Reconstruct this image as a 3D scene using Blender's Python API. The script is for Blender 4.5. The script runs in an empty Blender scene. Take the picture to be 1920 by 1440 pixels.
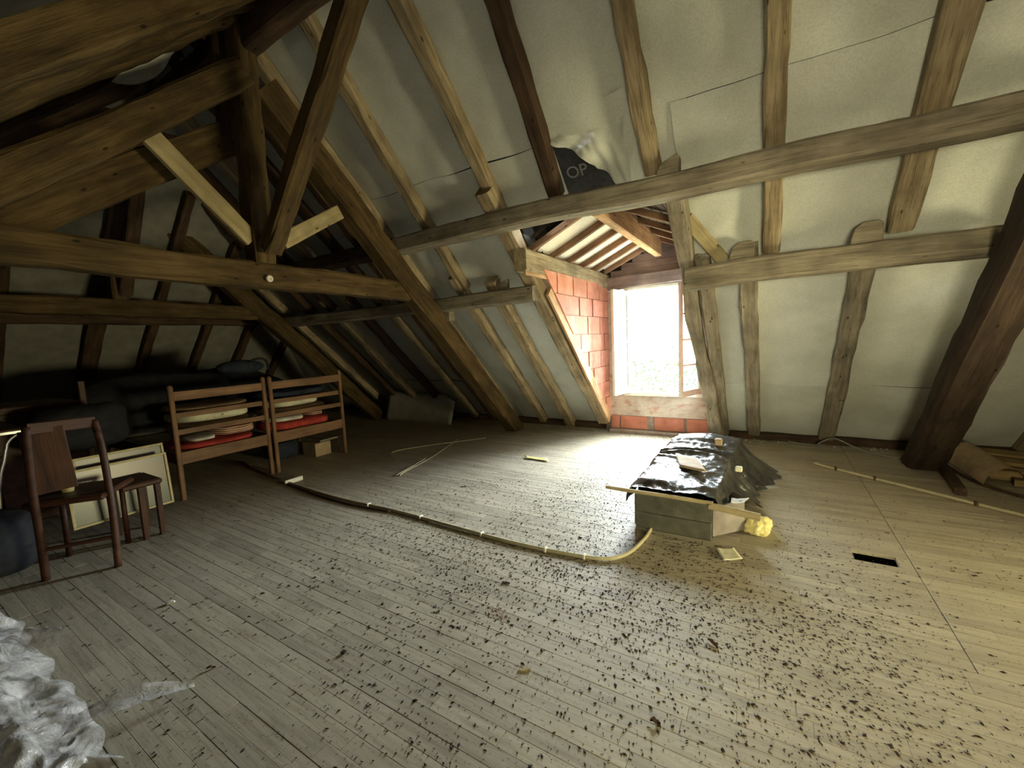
import bpy, bmesh, math, random
from mathutils import Vector, Matrix, noise
random.seed(7)
scn = bpy.context.scene
COL = scn.collection
PI = math.pi

# ------------------------------------------------------------------ camera
H = 1.35                                   # eye height (m); world: X along the purlins, Y towards the dormer, Z up
F_PX, PITCH, YAW, ROLL = 782.17, math.radians(5.874), math.radians(31.766), math.radians(-2.687)
def cam_axes():
    cy, sy, cp, sp = math.cos(YAW), math.sin(YAW), math.cos(PITCH), math.sin(PITCH)
    fw = Vector((-sy*cp, cy*cp, -sp)); rt = Vector((cy, sy, 0)); up = rt.cross(fw)
    c, s = math.cos(ROLL), math.sin(ROLL)
    return c*rt + s*up, -s*rt + c*up, fw
RT, UP, FW = cam_axes()
cam = bpy.data.cameras.new('camera'); cam.sensor_width = 36; cam.sensor_fit = 'HORIZONTAL'
cam.lens = 36*F_PX/1920; cam.clip_start = .02; cam.clip_end = 200
co = bpy.data.objects.new('camera', cam); COL.objects.link(co)
co.matrix_world = Matrix.Translation((0, 0, H)) @ Matrix((RT, UP, -FW)).transposed().to_4x4()
scn.camera = co

# ------------------------------------------------------------------ world, lights, exposure
scn.view_settings.view_transform = 'Standard'; scn.view_settings.look = 'None'
scn.view_settings.gamma = 1; scn.view_settings.use_curve_mapping = False
scn.view_settings.exposure = 0.32
SKY, FILL2, DAY3 = 92.0, 40.0, 42.0
w = bpy.data.worlds.new('overcast_sky'); scn.world = w; w.use_nodes = True
wn, wl = w.node_tree.nodes, w.node_tree.links
wn.clear()
wo = wn.new('ShaderNodeOutputWorld'); bg = wn.new('ShaderNodeBackground')
tc = wn.new('ShaderNodeTexCoord'); sx = wn.new('ShaderNodeSeparateXYZ'); cr = wn.new('ShaderNodeValToRGB')
wl.new(tc.outputs['Generated'], sx.inputs[0]); wl.new(sx.outputs['Z'], cr.inputs[0])
cr.color_ramp.elements[0].position = 0.0; cr.color_ramp.elements[0].color = (.20, .22, .15, 1)
cr.color_ramp.elements[1].position = .04; cr.color_ramp.elements[1].color = (.84, .95, 1, 1)
wl.new(cr.outputs[0], bg.inputs[0]); bg.inputs[1].default_value = SKY
wl.new(bg.outputs[0], wo.inputs[0])
def area(name, loc, rot, sx_, sy_, energy=0, color=(1, 1, 1), portal=False):
    l = bpy.data.lights.new(name, 'AREA'); l.shape = 'RECTANGLE'; l.size = sx_; l.size_y = sy_
    l.energy = energy; l.color = color
    if portal: l.cycles.is_portal = True
    o = bpy.data.objects.new(name, l); COL.objects.link(o); o.location = loc; o.rotation_euler = rot
    return o
area('dormer_daylight_portal', (-1.19, 5.86, 1.26), (-PI/2, 0, 0), .96, 1.46, portal=True)
# warm fill light added behind the camera; its dormer is made up and unseen
rd = area('rear_fill_light', (.60, -1.42, 1.15), (PI/2+.06, 0, math.radians(14)), .85, .85, FILL2, (1.0, .90, .54))
rd.data.spread = math.radians(105)
# warm daylight of an unseen right gable window, inferred from rafter shadows; spread narrowed
gd = area('gable_window_daylight', (3.27, 2.6, .62), (0, PI/2+math.radians(4), 0), .6, .9, DAY3, (1.0, .89, .50))
gd.data.spread = math.radians(92)

# ------------------------------------------------------------------ helpers
WM = {}
def put(o, M, parent=None):
    if parent is not None:
        o.parent = parent; o.matrix_basis = WM[parent.name].inverted() @ M
    else: o.matrix_basis = M
    WM[o.name] = M.copy()
def tag(o, label=None, cat=None, group=None, kind=None):
    if label: o['label'] = label
    if cat: o['category'] = cat
    if group: o['group'] = group
    if kind: o['kind'] = kind
    return o
def empty(name, loc, label=None, cat=None, group=None, kind=None):
    o = bpy.data.objects.new(name, None); COL.objects.link(o); o.empty_display_size = .1
    put(o, Matrix.Translation(loc)); return tag(o, label, cat, group, kind)
def link_mesh(name, me, mat, M=None, parent=None):
    o = bpy.data.objects.new(name, me); COL.objects.link(o)
    if mat is not None and not me.materials:
        for m in (mat if isinstance(mat, (list, tuple)) else [mat]): me.materials.append(m)
    put(o, M if M is not None else Matrix(), parent); return o
def from_bm(name, bm, mat, M=None, parent=None, smooth=False):
    me = bpy.data.meshes.new(name); bm.normal_update()
    if smooth:
        for f in bm.faces: f.smooth = True
    bm.to_mesh(me); bm.free(); return link_mesh(name, me, mat, M, parent)
def from_py(name, vs, fs, mat, M=None, parent=None, smooth=False):
    me = bpy.data.meshes.new(name); me.from_pydata([tuple(v) for v in vs], [], fs); me.update()
    if smooth: me.polygons.foreach_set('use_smooth', [True]*len(me.polygons))
    return link_mesh(name, me, mat, M, parent)
def frame_at(p0, p1, up):
    p0, p1 = Vector(p0), Vector(p1); x = (p1-p0); L = x.length; x.normalize(); z = Vector(up); z = (z - x*z.dot(x)).normalized(); y = z.cross(x)
    M = Matrix((x, y, z)).transposed().to_4x4(); M.translation = p0; return M, L
def beam(name, p0, p1, wd, ht, mat, parent=None, up=(0, 0, 1), wob=.008, taper=1.0, ch=.12, seg=None, bend=0, seed=None, cut=None):
    """Hewn timber: local X runs along it; wd across (local Y), ht deep (local Z); wandering edges and wane."""
    M, L = frame_at(p0, p1, up); rnd = random.Random(seed if seed is not None else hash((round(p0[0], 3), round(p0[1], 3), round(p1[2], 3))) & 0xffff)
    n = seg or max(3, min(40, int(L/.12))); c = min(wd, ht)*ch; so = rnd.uniform(0, 100)
    vs, fs = [], []
    for i in range(n+1):
        t = i/n; x = L*t; k = 1+(taper-1)*t
        a, b = wd/2*k, ht/2*k
        oy = wob*noise.noise((x*.8, so, 0))*1.6 + bend*math.sin(PI*t); oz = wob*noise.noise((x*.8, so, 7))*1.6
        ring = [(-a+c, -b), (a-c, -b), (a, -b+c), (a, b-c), (a-c, b), (-a+c, b), (-a, b-c), (-a, -b+c)]
        for j, (yy, zz) in enumerate(ring):
            d = wob*.9*noise.noise((x*4.5, j//2*3.3+so, 2)); e = wob*.6*noise.noise((x*11, j*1.7+so, 5))
            r = 1 + (d+e)/max(a, b)
            vs.append((x, yy*r+oy, zz*r+oz))
    for i in range(n):
        for j in range(8):
            k = (j+1) % 8; fs.append((i*8+j, i*8+k, (i+1)*8+k, (i+1)*8+j))
    fs.append(tuple(range(7, -1, -1))); fs.append(tuple(n*8+j for j in range(8)))
    o = from_py(name, vs, fs, mat, M, parent); return o
def box_bm(bm, x0, x1, y0, y1, z0, z1):
    v = [bm.verts.new(p) for p in ((x0, y0, z0), (x1, y0, z0), (x1, y1, z0), (x0, y1, z0), (x0, y0, z1), (x1, y0, z1), (x1, y1, z1), (x0, y1, z1))]
    for f in ((0, 3, 2, 1), (4, 5, 6, 7), (0, 1, 5, 4), (1, 2, 6, 5), (2, 3, 7, 6), (3, 0, 4, 7)): bm.faces.new([v[i] for i in f])
def box(name, x0, x1, y0, y1, z0, z1, mat, parent=None, bev=.004, M=None):
    cx, cy, cz = (x0+x1)/2, (y0+y1)/2, (z0+z1)/2; bm = bmesh.new()
    box_bm(bm, x0-cx, x1-cx, y0-cy, y1-cy, z0-cz, z1-cz)
    if bev: bmesh.ops.bevel(bm, geom=bm.edges[:], offset=min(bev, .3*min(x1-x0, y1-y0, z1-z0)), segments=1, affect='EDGES')
    T = Matrix.Translation((cx, cy, cz)); return from_bm(name, bm, mat, (M @ T) if M is not None else T, parent)
def tube(name, pts, r, mat, parent=None, nseg=8, sub=6, smooth_path=True):
    P = [Vector(p) for p in pts]
    if smooth_path and len(P) > 2:
        Q = []
        for i in range(len(P)-1):
            a, b, c, d = P[max(i-1, 0)], P[i], P[i+1], P[min(i+2, len(P)-1)]
            for k in range(sub):
                t = k/sub; Q.append(.5*((2*b)+(c-a)*t+(2*a-5*b+4*c-d)*t*t+(3*b-a-3*c+d)*t**3))
        P = Q+[P[-1]]
    O = P[0].copy(); vs, fs = [], []
    for i, p in enumerate(P):
        d = (P[min(i+1, len(P)-1)]-P[max(i-1, 0)]).normalized(); u = d.orthogonal().normalized() if abs(d.z) > .95 else d.cross(Vector((0, 0, 1))).normalized(); v = d.cross(u)
        for j in range(nseg):
            a = 2*PI*j/nseg; vs.append(p-O+(u*math.cos(a)+v*math.sin(a))*r)
    for i in range(len(P)-1):
        for j in range(nseg):
            k = (j+1) % nseg; fs.append((i*nseg+j, i*nseg+k, (i+1)*nseg+k, (i+1)*nseg+j))
    fs.append(tuple(range(nseg-1, -1, -1))); fs.append(tuple((len(P)-1)*nseg+j for j in range(nseg)))
    return from_py(name, vs, fs, mat, Matrix.Translation(O), parent, smooth=True)
def grid(name, nu, nv, fn, mat, parent=None, smooth=True, M=None, thick=0):
    """Sheet mesh: fn(u, v) -> point, or None for a hole."""
    idx, vs, fs = {}, [], []
    for i in range(nu+1):
        for j in range(nv+1):
            p = fn(i/nu, j/nv)
            if p is not None: idx[i, j] = len(vs); vs.append(Vector(p))
    for i in range(nu):
        for j in range(nv):
            q = [(i, j), (i+1, j), (i+1, j+1), (i, j+1)]
            if all(k in idx for k in q): fs.append(tuple(idx[k] for k in q))
    O = sum(vs, Vector())/len(vs) if M is None else None
    if M is None: vs = [v-O for v in vs]; M = Matrix.Translation(O)
    o = from_py(name, vs, fs, mat, M, parent, smooth)
    if thick:
        m = o.modifiers.new('thickness', 'SOLIDIFY'); m.thickness = thick; m.offset = 0
    return o
def lathe(name, prof, mat, loc, parent=None, n=20, rot=None):
    vs, fs = [], []
    for r, z in prof:
        for j in range(n): vs.append((r*math.cos(2*PI*j/n), r*math.sin(2*PI*j/n), z))
    for i in range(len(prof)-1):
        for j in range(n):
            k = (j+1) % n; fs.append((i*n+j, i*n+k, (i+1)*n+k, (i+1)*n+j))
    M = Matrix.Translation(loc)
    if rot: M = M @ rot
    return from_py(name, vs, fs, mat, M, parent, smooth=True)

# ------------------------------------------------------------------ materials
def mat_new(name):
    m = bpy.data.materials.new(name); m.use_nodes = True; nt = m.node_tree
    return m, nt.nodes, nt.links, nt.nodes['Principled BSDF']
def ramp(n, stops):
    r = n.new('ShaderNodeValToRGB'); e = r.color_ramp.elements
    while len(e) < len(stops): e.new(.5)
    for k, (p, c) in enumerate(stops): e[k].position = p; e[k].color = (*c, 1)
    return r
def noise_node(n, l, vec, scale, detail=4, rough=.55, dist=0):
    t = n.new('ShaderNodeTexNoise'); t.inputs['Scale'].default_value = scale; t.inputs['Detail'].default_value = detail
    t.inputs['Roughness'].default_value = rough; t.inputs['Distortion'].default_value = dist
    l.new(vec, t.inputs['Vector']); return t
def mapping(n, l, vec, scale, rnd=True):
    mp = n.new('ShaderNodeMapping'); mp.inputs['Scale'].default_value = scale; l.new(vec, mp.inputs['Vector'])
    if rnd:
        oi = n.new('ShaderNodeObjectInfo'); mu = n.new('ShaderNodeMath'); mu.operation = 'MULTIPLY'; mu.inputs[1].default_value = 37
        l.new(oi.outputs['Random'], mu.inputs[0]); cb = n.new('ShaderNodeCombineXYZ')
        for k in range(3): l.new(mu.outputs[0], cb.inputs[k])
        l.new(cb.outputs[0], mp.inputs['Location'])
    return mp
def mix(n, l, a, b, fac, mode='MIX'):
    m = n.new('ShaderNodeMix'); m.data_type = 'RGBA'; m.blend_type = mode
    for s, v in ((m.inputs[0], fac), (m.inputs[6], a), (m.inputs[7], b)):
        if isinstance(v, (int, float)): s.default_value = v
        elif isinstance(v, tuple): s.default_value = (*v, 1)
        else: l.new(v, s)
    return m
def wood(name, dark, mid, light, streak=.5, holes=True, rough=.85, bump=.5):
    m, n, l, p = mat_new(name); tcn = n.new('ShaderNodeTexCoord'); v = tcn.outputs['Object']
    g = noise_node(n, l, mapping(n, l, v, (1.1, 11, 11)).outputs[0], 2.0, 6, .6, .4)
    r = ramp(n, [(.25, dark), (.5, mid), (.75, light)]); l.new(g.outputs['Fac'], r.inputs[0])
    s = noise_node(n, l, mapping(n, l, v, (1.5, 60, 60)).outputs[0], 2.2, 3, .7)
    rs = ramp(n, [(.34, (.3, .28, .25)), (.47, (1, 1, 1))]); l.new(s.outputs['Fac'], rs.inputs[0])
    c = mix(n, l, r.outputs[0], rs.outputs[0], streak, 'MULTIPLY')
    b = noise_node(n, l, mapping(n, l, v, (2.2, 2.2, 2.2)).outputs[0], 1.5, 3)
    rb = ramp(n, [(.3, (.62, .6, .58)), (.65, (1.12, 1.1, 1.05))]); l.new(b.outputs['Fac'], rb.inputs[0])
    c = mix(n, l, c.outputs[2], rb.outputs[0], 1.0, 'MULTIPLY')
    if holes:
        vo = n.new('ShaderNodeTexVoronoi'); vo.inputs['Scale'].default_value = 1; vo.inputs['Randomness'].default_value = 1
        l.new(mapping(n, l, v, (5.5, 13, 13)).outputs[0], vo.inputs['Vector'])
        rh = ramp(n, [(.07, (.12, .1, .08)), (.12, (1, 1, 1))]); l.new(vo.outputs['Distance'], rh.inputs[0])
        c = mix(n, l, c.outputs[2], rh.outputs[0], .85, 'MULTIPLY')
    l.new(c.outputs[2], p.inputs['Base Color']); p.inputs['Roughness'].default_value = rough
    p.inputs['Specular IOR Level'].default_value = .25
    ad = n.new('ShaderNodeMath'); ad.operation = 'ADD'; l.new(g.outputs['Fac'], ad.inputs[0]); l.new(s.outputs['Fac'], ad.inputs[1])
    bp = n.new('ShaderNodeBump'); bp.inputs['Strength'].default_value = bump; bp.inputs['Distance'].default_value = .008
    l.new(ad.outputs[0], bp.inputs['Height']); l.new(bp.outputs[0], p.inputs['Normal'])
    return m
def plain(name, c0, c1, scale=8, rough=.8, bump=.15, detail=5, spec=.3, dist=.004):
    m, n, l, p = mat_new(name); tcn = n.new('ShaderNodeTexCoord')
    g = noise_node(n, l, mapping(n, l, tcn.outputs['Object'], (1, 1, 1)).outputs[0], scale, detail)
    r = ramp(n, [(.3, c0), (.7, c1)]); l.new(g.outputs['Fac'], r.inputs[0]); l.new(r.outputs[0], p.inputs['Base Color'])
    p.inputs['Roughness'].default_value = rough; p.inputs['Specular IOR Level'].default_value = spec
    if bump:
        bp = n.new('ShaderNodeBump'); bp.inputs['Strength'].default_value = bump; bp.inputs['Distance'].default_value = dist
        l.new(g.outputs['Fac'], bp.inputs['Height']); l.new(bp.outputs[0], p.inputs['Normal'])
    return m
M_HONEY = wood('honey_oak', (.036, .022, .008), (.088, .057, .022), (.155, .104, .045))
M_RAFT = wood('weathered_rafter', (.17, .125, .075), (.34, .27, .175), (.50, .42, .29), streak=.7)
M_GREY = wood('grey_weathered_purlin', (.14, .12, .095), (.27, .235, .18), (.40, .35, .27), streak=.6)
M_SHADEWOOD = wood('shaded_brown_timber', (.02, .013, .009), (.045, .029, .020), (.075, .05, .034), streak=.4)  # right truss timber, its unlit side put into a darker brown
M_PALE = wood('pale_sawn_board', (.30, .24, .13), (.42, .35, .20), (.52, .44, .28), streak=.25)
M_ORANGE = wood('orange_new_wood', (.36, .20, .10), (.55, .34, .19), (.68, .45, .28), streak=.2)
M_DORM = wood('brown_dormer_rafter', (.16, .09, .055), (.27, .16, .10), (.38, .24, .16), streak=.3)
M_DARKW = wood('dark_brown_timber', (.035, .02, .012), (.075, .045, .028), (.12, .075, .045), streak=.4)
M_BROWN = wood('red_brown_furniture', (.028, .011, .006), (.055, .022, .012), (.08, .035, .018), streak=.25, holes=False, rough=.5, bump=.15)
M_BEDW = wood('bed_wood', (.11, .055, .028), (.18, .10, .052), (.25, .14, .075), streak=.2, holes=False, rough=.55, bump=.15)
M_BOARDS = wood('stored_yellow_planks', (.20, .14, .06), (.33, .24, .11), (.42, .31, .15), streak=.4, holes=False)
def felt():
    m, n, l, p = mat_new('grey_felt_underlay'); tcn = n.new('ShaderNodeTexCoord'); v = tcn.outputs['Object']
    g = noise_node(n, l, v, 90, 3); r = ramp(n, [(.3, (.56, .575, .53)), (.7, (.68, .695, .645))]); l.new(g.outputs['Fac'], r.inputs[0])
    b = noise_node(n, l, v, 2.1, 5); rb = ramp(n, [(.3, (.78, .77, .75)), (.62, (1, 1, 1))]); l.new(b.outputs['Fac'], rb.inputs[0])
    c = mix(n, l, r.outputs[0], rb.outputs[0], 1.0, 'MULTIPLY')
    l.new(c.outputs[2], p.inputs['Base Color']); p.inputs['Roughness'].default_value = .9; p.inputs['Specular IOR Level'].default_value = .15
    bp = n.new('ShaderNodeBump'); bp.inputs['Strength'].default_value = .25; bp.inputs['Distance'].default_value = .004
    l.new(g.outputs['Fac'], bp.inputs['Height']); l.new(bp.outputs[0], p.inputs['Normal']); return m
M_FELT = felt()
M_SHADEFELT = plain('half_shaded_felt', (.25, .25, .23), (.34, .34, .31), 40, .9, .2)  # left-bay felt with the fall-off of light put into its colour
M_DIMFELT = plain('shaded_hip_felt', (.17, .165, .14), (.25, .24, .21), 6, .9, .2)  # hip-end felt, the gloom there painted in as a darker tone
M_DARKFELT = plain('dark_bitumen_felt', (.035, .036, .04), (.06, .062, .068), 30, .8)
M_SLATE = plain('dark_roof_lining', (.018, .016, .014), (.04, .034, .03), 6, .95, .4)
def brick_mat():
    m, n, l, p = mat_new('hollow_red_brick'); tcn = n.new('ShaderNodeTexCoord'); v = tcn.outputs['Object']
    g = noise_node(n, l, mapping(n, l, v, (1, 1, 1)).outputs[0], 7, 6, .6)
    r = ramp(n, [(.28, (.42, .15, .09)), (.55, (.56, .215, .14)), (.75, (.64, .32, .24))]); l.new(g.outputs['Fac'], r.inputs[0])
    oi = n.new('ShaderNodeObjectInfo'); ro = ramp(n, [(0, (.80, .78, .78)), (1, (1.1, 1.1, 1.1))]); l.new(oi.outputs['Random'], ro.inputs[0])
    c = mix(n, l, r.outputs[0], ro.outputs[0], 1.0, 'MULTIPLY')
    l.new(c.outputs[2], p.inputs['Base Color']); p.inputs['Roughness'].default_value = .85
    wv = n.new('ShaderNodeTexWave'); wv.bands_direction = 'Z'; wv.inputs['Scale'].default_value = 14; l.new(v, wv.inputs['Vector'])
    bp = n.new('ShaderNodeBump'); bp.inputs['Strength'].default_value = .12; bp.inputs['Distance'].default_value = .002
    l.new(wv.outputs['Fac'], bp.inputs['Height']); l.new(bp.outputs[0], p.inputs['Normal']); return m
M_BRICK = brick_mat()
M_MORTAR = plain('grey_mortar', (.20, .15, .12), (.34, .28, .23), 25, .95, .5)
def plaster():
    m, n, l, p = mat_new('stained_plaster'); tcn = n.new('ShaderNodeTexCoord'); v = tcn.outputs['Object']
    g = noise_node(n, l, v, 5, 7, .65); r = ramp(n, [(.3, (.36, .27, .22)), (.5, (.50, .42, .35)), (.7, (.58, .52, .45))]); l.new(g.outputs['Fac'], r.inputs[0])
    b = noise_node(n, l, mapping(n, l, v, (1, 1, 3), False).outputs[0], 6, 4); rb = ramp(n, [(.52, (1, 1, 1)), (.66, (.80, .50, .42))]); l.new(b.outputs['Fac'], rb.inputs[0])
    c = mix(n, l, r.outputs[0], rb.outputs[0], .8, 'MULTIPLY'); l.new(c.outputs[2], p.inputs['Base Color']); p.inputs['Roughness'].default_value = .92
    bp = n.new('ShaderNodeBump'); bp.inputs['Strength'].default_value = .5; bp.inputs['Distance'].default_value = .01
    l.new(g.outputs['Fac'], bp.inputs['Height']); l.new(bp.outputs[0], p.inputs['Normal']); return m
M_PLAST = plaster()
M_LINTEL = wood('violet_grey_lintel', (.20, .15, .15), (.30, .23, .22), (.38, .30, .28), streak=.3, holes=False)
M_PAINT = plain('cream_window_paint', (.62, .58, .50), (.74, .71, .64), 12, .5, .1)
def floor_mat():
    m, n, l, p = mat_new('dusty_floorboards'); tcn = n.new('ShaderNodeTexCoord'); v = tcn.outputs['Object']; ge = n.new('ShaderNodeNewGeometry')
    oi = n.new('ShaderNodeObjectInfo'); ad = n.new('ShaderNodeMath'); ad.operation = 'ADD'
    l.new(oi.outputs['Random'], ad.inputs[0]); l.new(ge.outputs['Random Per Island'], ad.inputs[1])
    fr = n.new('ShaderNodeMath'); fr.operation = 'FRACT'; l.new(ad.outputs[0], fr.inputs[0])
    mp = n.new('ShaderNodeMapping'); mp.inputs['Scale'].default_value = (1.6, 22, 1); l.new(ge.outputs['Position'], mp.inputs['Vector'])
    g = noise_node(n, l, mp.outputs[0], 2.2, 6, .62, .3)
    r = ramp(n, [(.25, (.25, .21, .145)), (.5, (.385, .345, .255)), (.78, (.48, .44, .335))]); l.new(g.outputs['Fac'], r.inputs[0])
    ro = ramp(n, [(0, (.80, .79, .78)), (.5, (.97, .96, .94)), (1, (1.08, 1.07, 1.05))]); l.new(fr.outputs[0], ro.inputs[0])
    c = mix(n, l, r.outputs[0], ro.outputs[0], 1.0, 'MULTIPLY')
    # dust and dirt over everything
    d = noise_node(n, l, ge.outputs['Position'], 1.7, 8, .65); rd = ramp(n, [(.35, (0, 0, 0)), (.65, (1, 1, 1))]); l.new(d.outputs['Fac'], rd.inputs[0])
    df = n.new('ShaderNodeMath'); df.operation = 'MULTIPLY'; df.inputs[1].default_value = .35; l.new(rd.outputs[0], df.inputs[0])
    c = mix(n, l, c.outputs[2], (.47, .42, .33), df.outputs[0])
    s = noise_node(n, l, ge.outputs['Position'], 75, 2, .5); rs = ramp(n, [(.30, (.45, .4, .34)), (.38, (1, 1, 1))]); l.new(s.outputs['Fac'], rs.inputs[0])
    c = mix(n, l, c.outputs[2], rs.outputs[0], .7, 'MULTIPLY')
    l.new(c.outputs[2], p.inputs['Base Color']); p.inputs['Roughness'].default_value = .62; p.inputs['Specular IOR Level'].default_value = .35
    bp = n.new('ShaderNodeBump'); bp.inputs['Strength'].default_value = .3; bp.inputs['Distance'].default_value = .003
    l.new(g.outputs['Fac'], bp.inputs['Height']); l.new(bp.outputs[0], p.inputs['Normal']); return m
M_FLOOR = floor_mat()
M_SUB = plain('dark_subfloor', (.012, .01, .008), (.03, .024, .018), 10, .95)
def plastic(name, col, rough, bump, scale=9, alpha=None, dust=None):
    m, n, l, p = mat_new(name); tcn = n.new('ShaderNodeTexCoord'); v = tcn.outputs['Object']
    g = noise_node(n, l, v, scale, 5, .6, 1.2)
    p.inputs['Base Color'].default_value = (*col, 1); p.inputs['Roughness'].default_value = rough; p.inputs['Specular IOR Level'].default_value = .6
    bp = n.new('ShaderNodeBump'); bp.inputs['Strength'].default_value = bump; bp.inputs['Distance'].default_value = .02
    l.new(g.outputs['Fac'], bp.inputs['Height']); l.new(bp.outputs[0], p.inputs['Normal'])
    if dust:
        d = noise_node(n, l, v, 3.1, 6, .7); rd = ramp(n, [(.35, col), (.7, dust)]); l.new(d.outputs['Fac'], rd.inputs[0]); l.new(rd.outputs[0], p.inputs['Base Color'])
    if alpha is not None:
        tr = n.new('ShaderNodeBsdfTransparent'); ms = n.new('ShaderNodeMixShader'); ms.inputs[0].default_value = alpha
        out = [x for x in n if x.type == 'OUTPUT_MATERIAL'][0]
        l.new(tr.outputs[0], ms.inputs[1]); l.new(p.outputs[0], ms.inputs[2]); l.new(ms.outputs[0], out.inputs[0])
    return m
M_TARP = plastic('black_plastic_tarp', (.018, .019, .021), .27, .5, 11, None, (.09, .085, .075))
M_CLEAR = plastic('milky_clear_plastic', (.50, .485, .475), .28, .6, 16, .5)
def _fog():
    nt = M_CLEAR.node_tree; n, l = nt.nodes, nt.links; tcn = n.new('ShaderNodeTexCoord')
    g = noise_node(n, l, tcn.outputs['Object'], 7, 6, .65, 1.5); r = ramp(n, [(.35, (.18, .18, .18)), (.62, (.82, .82, .82))]); l.new(g.outputs['Fac'], r.inputs[0])
    ms = [x for x in n if x.type == 'MIX_SHADER'][0]; l.new(r.outputs[0], ms.inputs[0])
_fog()
M_GLASS = plastic('window_glass', (.42, .52, .54), .08, .05, 3, .40)
M_CREAM = plain('cream_cloth', (.50, .48, .34), (.66, .64, .48), 22, .9, .4)
M_WHITE = plain('white_cloth', (.55, .53, .47), (.70, .68, .62), 25, .9, .4)
M_RED = plain('red_cloth', (.30, .03, .025), (.45, .06, .045), 18, .9, .4)
M_TAN = plain('brown_cloth', (.20, .12, .07), (.30, .20, .12), 18, .9, .4)
M_BLACKC = plain('black_cloth', (.010, .011, .014), (.022, .023, .028), 14, .9, .4)
M_BLUEC = plain('dark_blue_cloth', (.015, .02, .035), (.03, .04, .06), 14, .9, .4)
def stripes():
    m, n, l, p = mat_new('striped_cloth'); tcn = n.new('ShaderNodeTexCoord')
    wv = n.new('ShaderNodeTexWave'); wv.bands_direction = 'Z'; wv.inputs['Scale'].default_value = 16; wv.inputs['Distortion'].default_value = 1.5; l.new(tcn.outputs['Object'], wv.inputs['Vector'])
    r = ramp(n, [(.45, (.22, .04, .04)), (.55, (.60, .50, .36))]); l.new(wv.outputs['Fac'], r.inputs[0]); l.new(r.outputs[0], p.inputs['Base Color']); p.inputs['Roughness'].default_value = .9; return m
M_STRIPE = stripes()
M_CABLE = plain('cream_cable_conduit', (.42, .38, .24), (.55, .50, .33), 20, .5, .1)
M_SOCKET = plain('white_plastic', (.66, .64, .56), (.74, .72, .66), 20, .4, .05)
M_CARD = plain('brown_cardboard', (.38, .28, .17), (.50, .39, .26), 14, .85, .2)
M_YELLOW = plain('yellow_paper_sack', (.60, .52, .20), (.74, .66, .32), 12, .75, .5)
M_PAPER = plain('cream_paper', (.70, .68, .48), (.80, .78, .60), 40, .8, .05)
M_CRATE = plain('dusty_grey_green_board', (.07, .068, .05), (.15, .145, .115), 9, .9, .4)
M_CRATE2 = plain('grey_violet_board', (.17, .145, .13), (.28, .25, .23), 9, .85, .3)
M_CHROME = plain('chrome_tube', (.35, .34, .33), (.45, .44, .43), 20, .3, .02); M_CHROME.node_tree.nodes['Principled BSDF'].inputs['Metallic'].default_value = .8
M_GOLD = plain('gold_frame', (.36, .29, .13), (.48, .40, .20), 20, .5, .1)
M_GREYPANEL = plain('beige_grey_panel', (.24, .225, .18), (.33, .31, .255), 7, .9, .3)
M_DROP = plain('dark_droppings', (.012, .008, .005), (.05, .032, .02), 50, .9, 0)
M_CRUMB = plain('red_brick_crumbs', (.16, .06, .035), (.30, .12, .07), 50, .9, 0)
M_WHITECHIP = plain('pale_chip', (.5, .47, .4), (.66, .62, .54), 30, .9, .2)
M_BUTTON = plain('white_ceramic', (.6, .57, .48), (.68, .65, .56), 30, .5, .05)
def leaf_mat():
    m, n, l, p = mat_new('sunlit_leaves'); ge = n.new('ShaderNodeNewGeometry')
    r = ramp(n, [(0, (.006, .015, .001)), (.5, (.012, .024, .002)), (1, (.03, .038, .008))]); l.new(ge.outputs['Random Per Island'], r.inputs[0]); l.new(r.outputs[0], p.inputs['Base Color'])
    p.inputs['Roughness'].default_value = .6; return m
M_LEAF = leaf_mat()
M_BARK = plain('bark', (.10, .08, .05), (.18, .14, .09), 12, .9, .5)
def picture_mat():
    m, n, l, p = mat_new('faded_landscape_print'); tcn = n.new('ShaderNodeTexCoord'); sp = n.new('ShaderNodeSeparateXYZ'); l.new(tcn.outputs['Object'], sp.inputs[0])
    g = noise_node(n, l, tcn.outputs['Object'], 5, 5); ad = n.new('ShaderNodeMath'); ad.operation = 'MULTIPLY_ADD'; ad.inputs[1].default_value = .22
    l.new(g.outputs['Fac'], ad.inputs[0]); l.new(sp.outputs['Z'], ad.inputs[2])
    r = ramp(n, [(0, (.015, .03, .026)), (.10, (.05, .045, .02)), (.17, (.065, .035, .026)), (.28, (.06, .034, .027)), (.33, (.03, .042, .046)), (.5, (.045, .06, .062))]); l.new(ad.outputs[0], r.inputs[0])
    l.new(r.outputs[0], p.inputs['Base Color']); p.inputs['Roughness'].default_value = .3; return m
M_PIC = picture_mat()

# ------------------------------------------------------------------ roof geometry
XL0, XR0 = -1.92, -.54
S, Y0, YR = .95, 5.90, 1.84                 # roof pitch (tan), eave line, ridge line
def rz(y, off=0): return S*(Y0-y)+off       # rafter soffit plane of the dormer-side slope
def rp(x, y, off=0):                        # a point of that plane, pushed outwards by off
    k = off/math.hypot(1, S); return Vector((x, y+S*k, rz(y)+k))
NRM = Vector((0, S, 1)).normalized()

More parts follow.
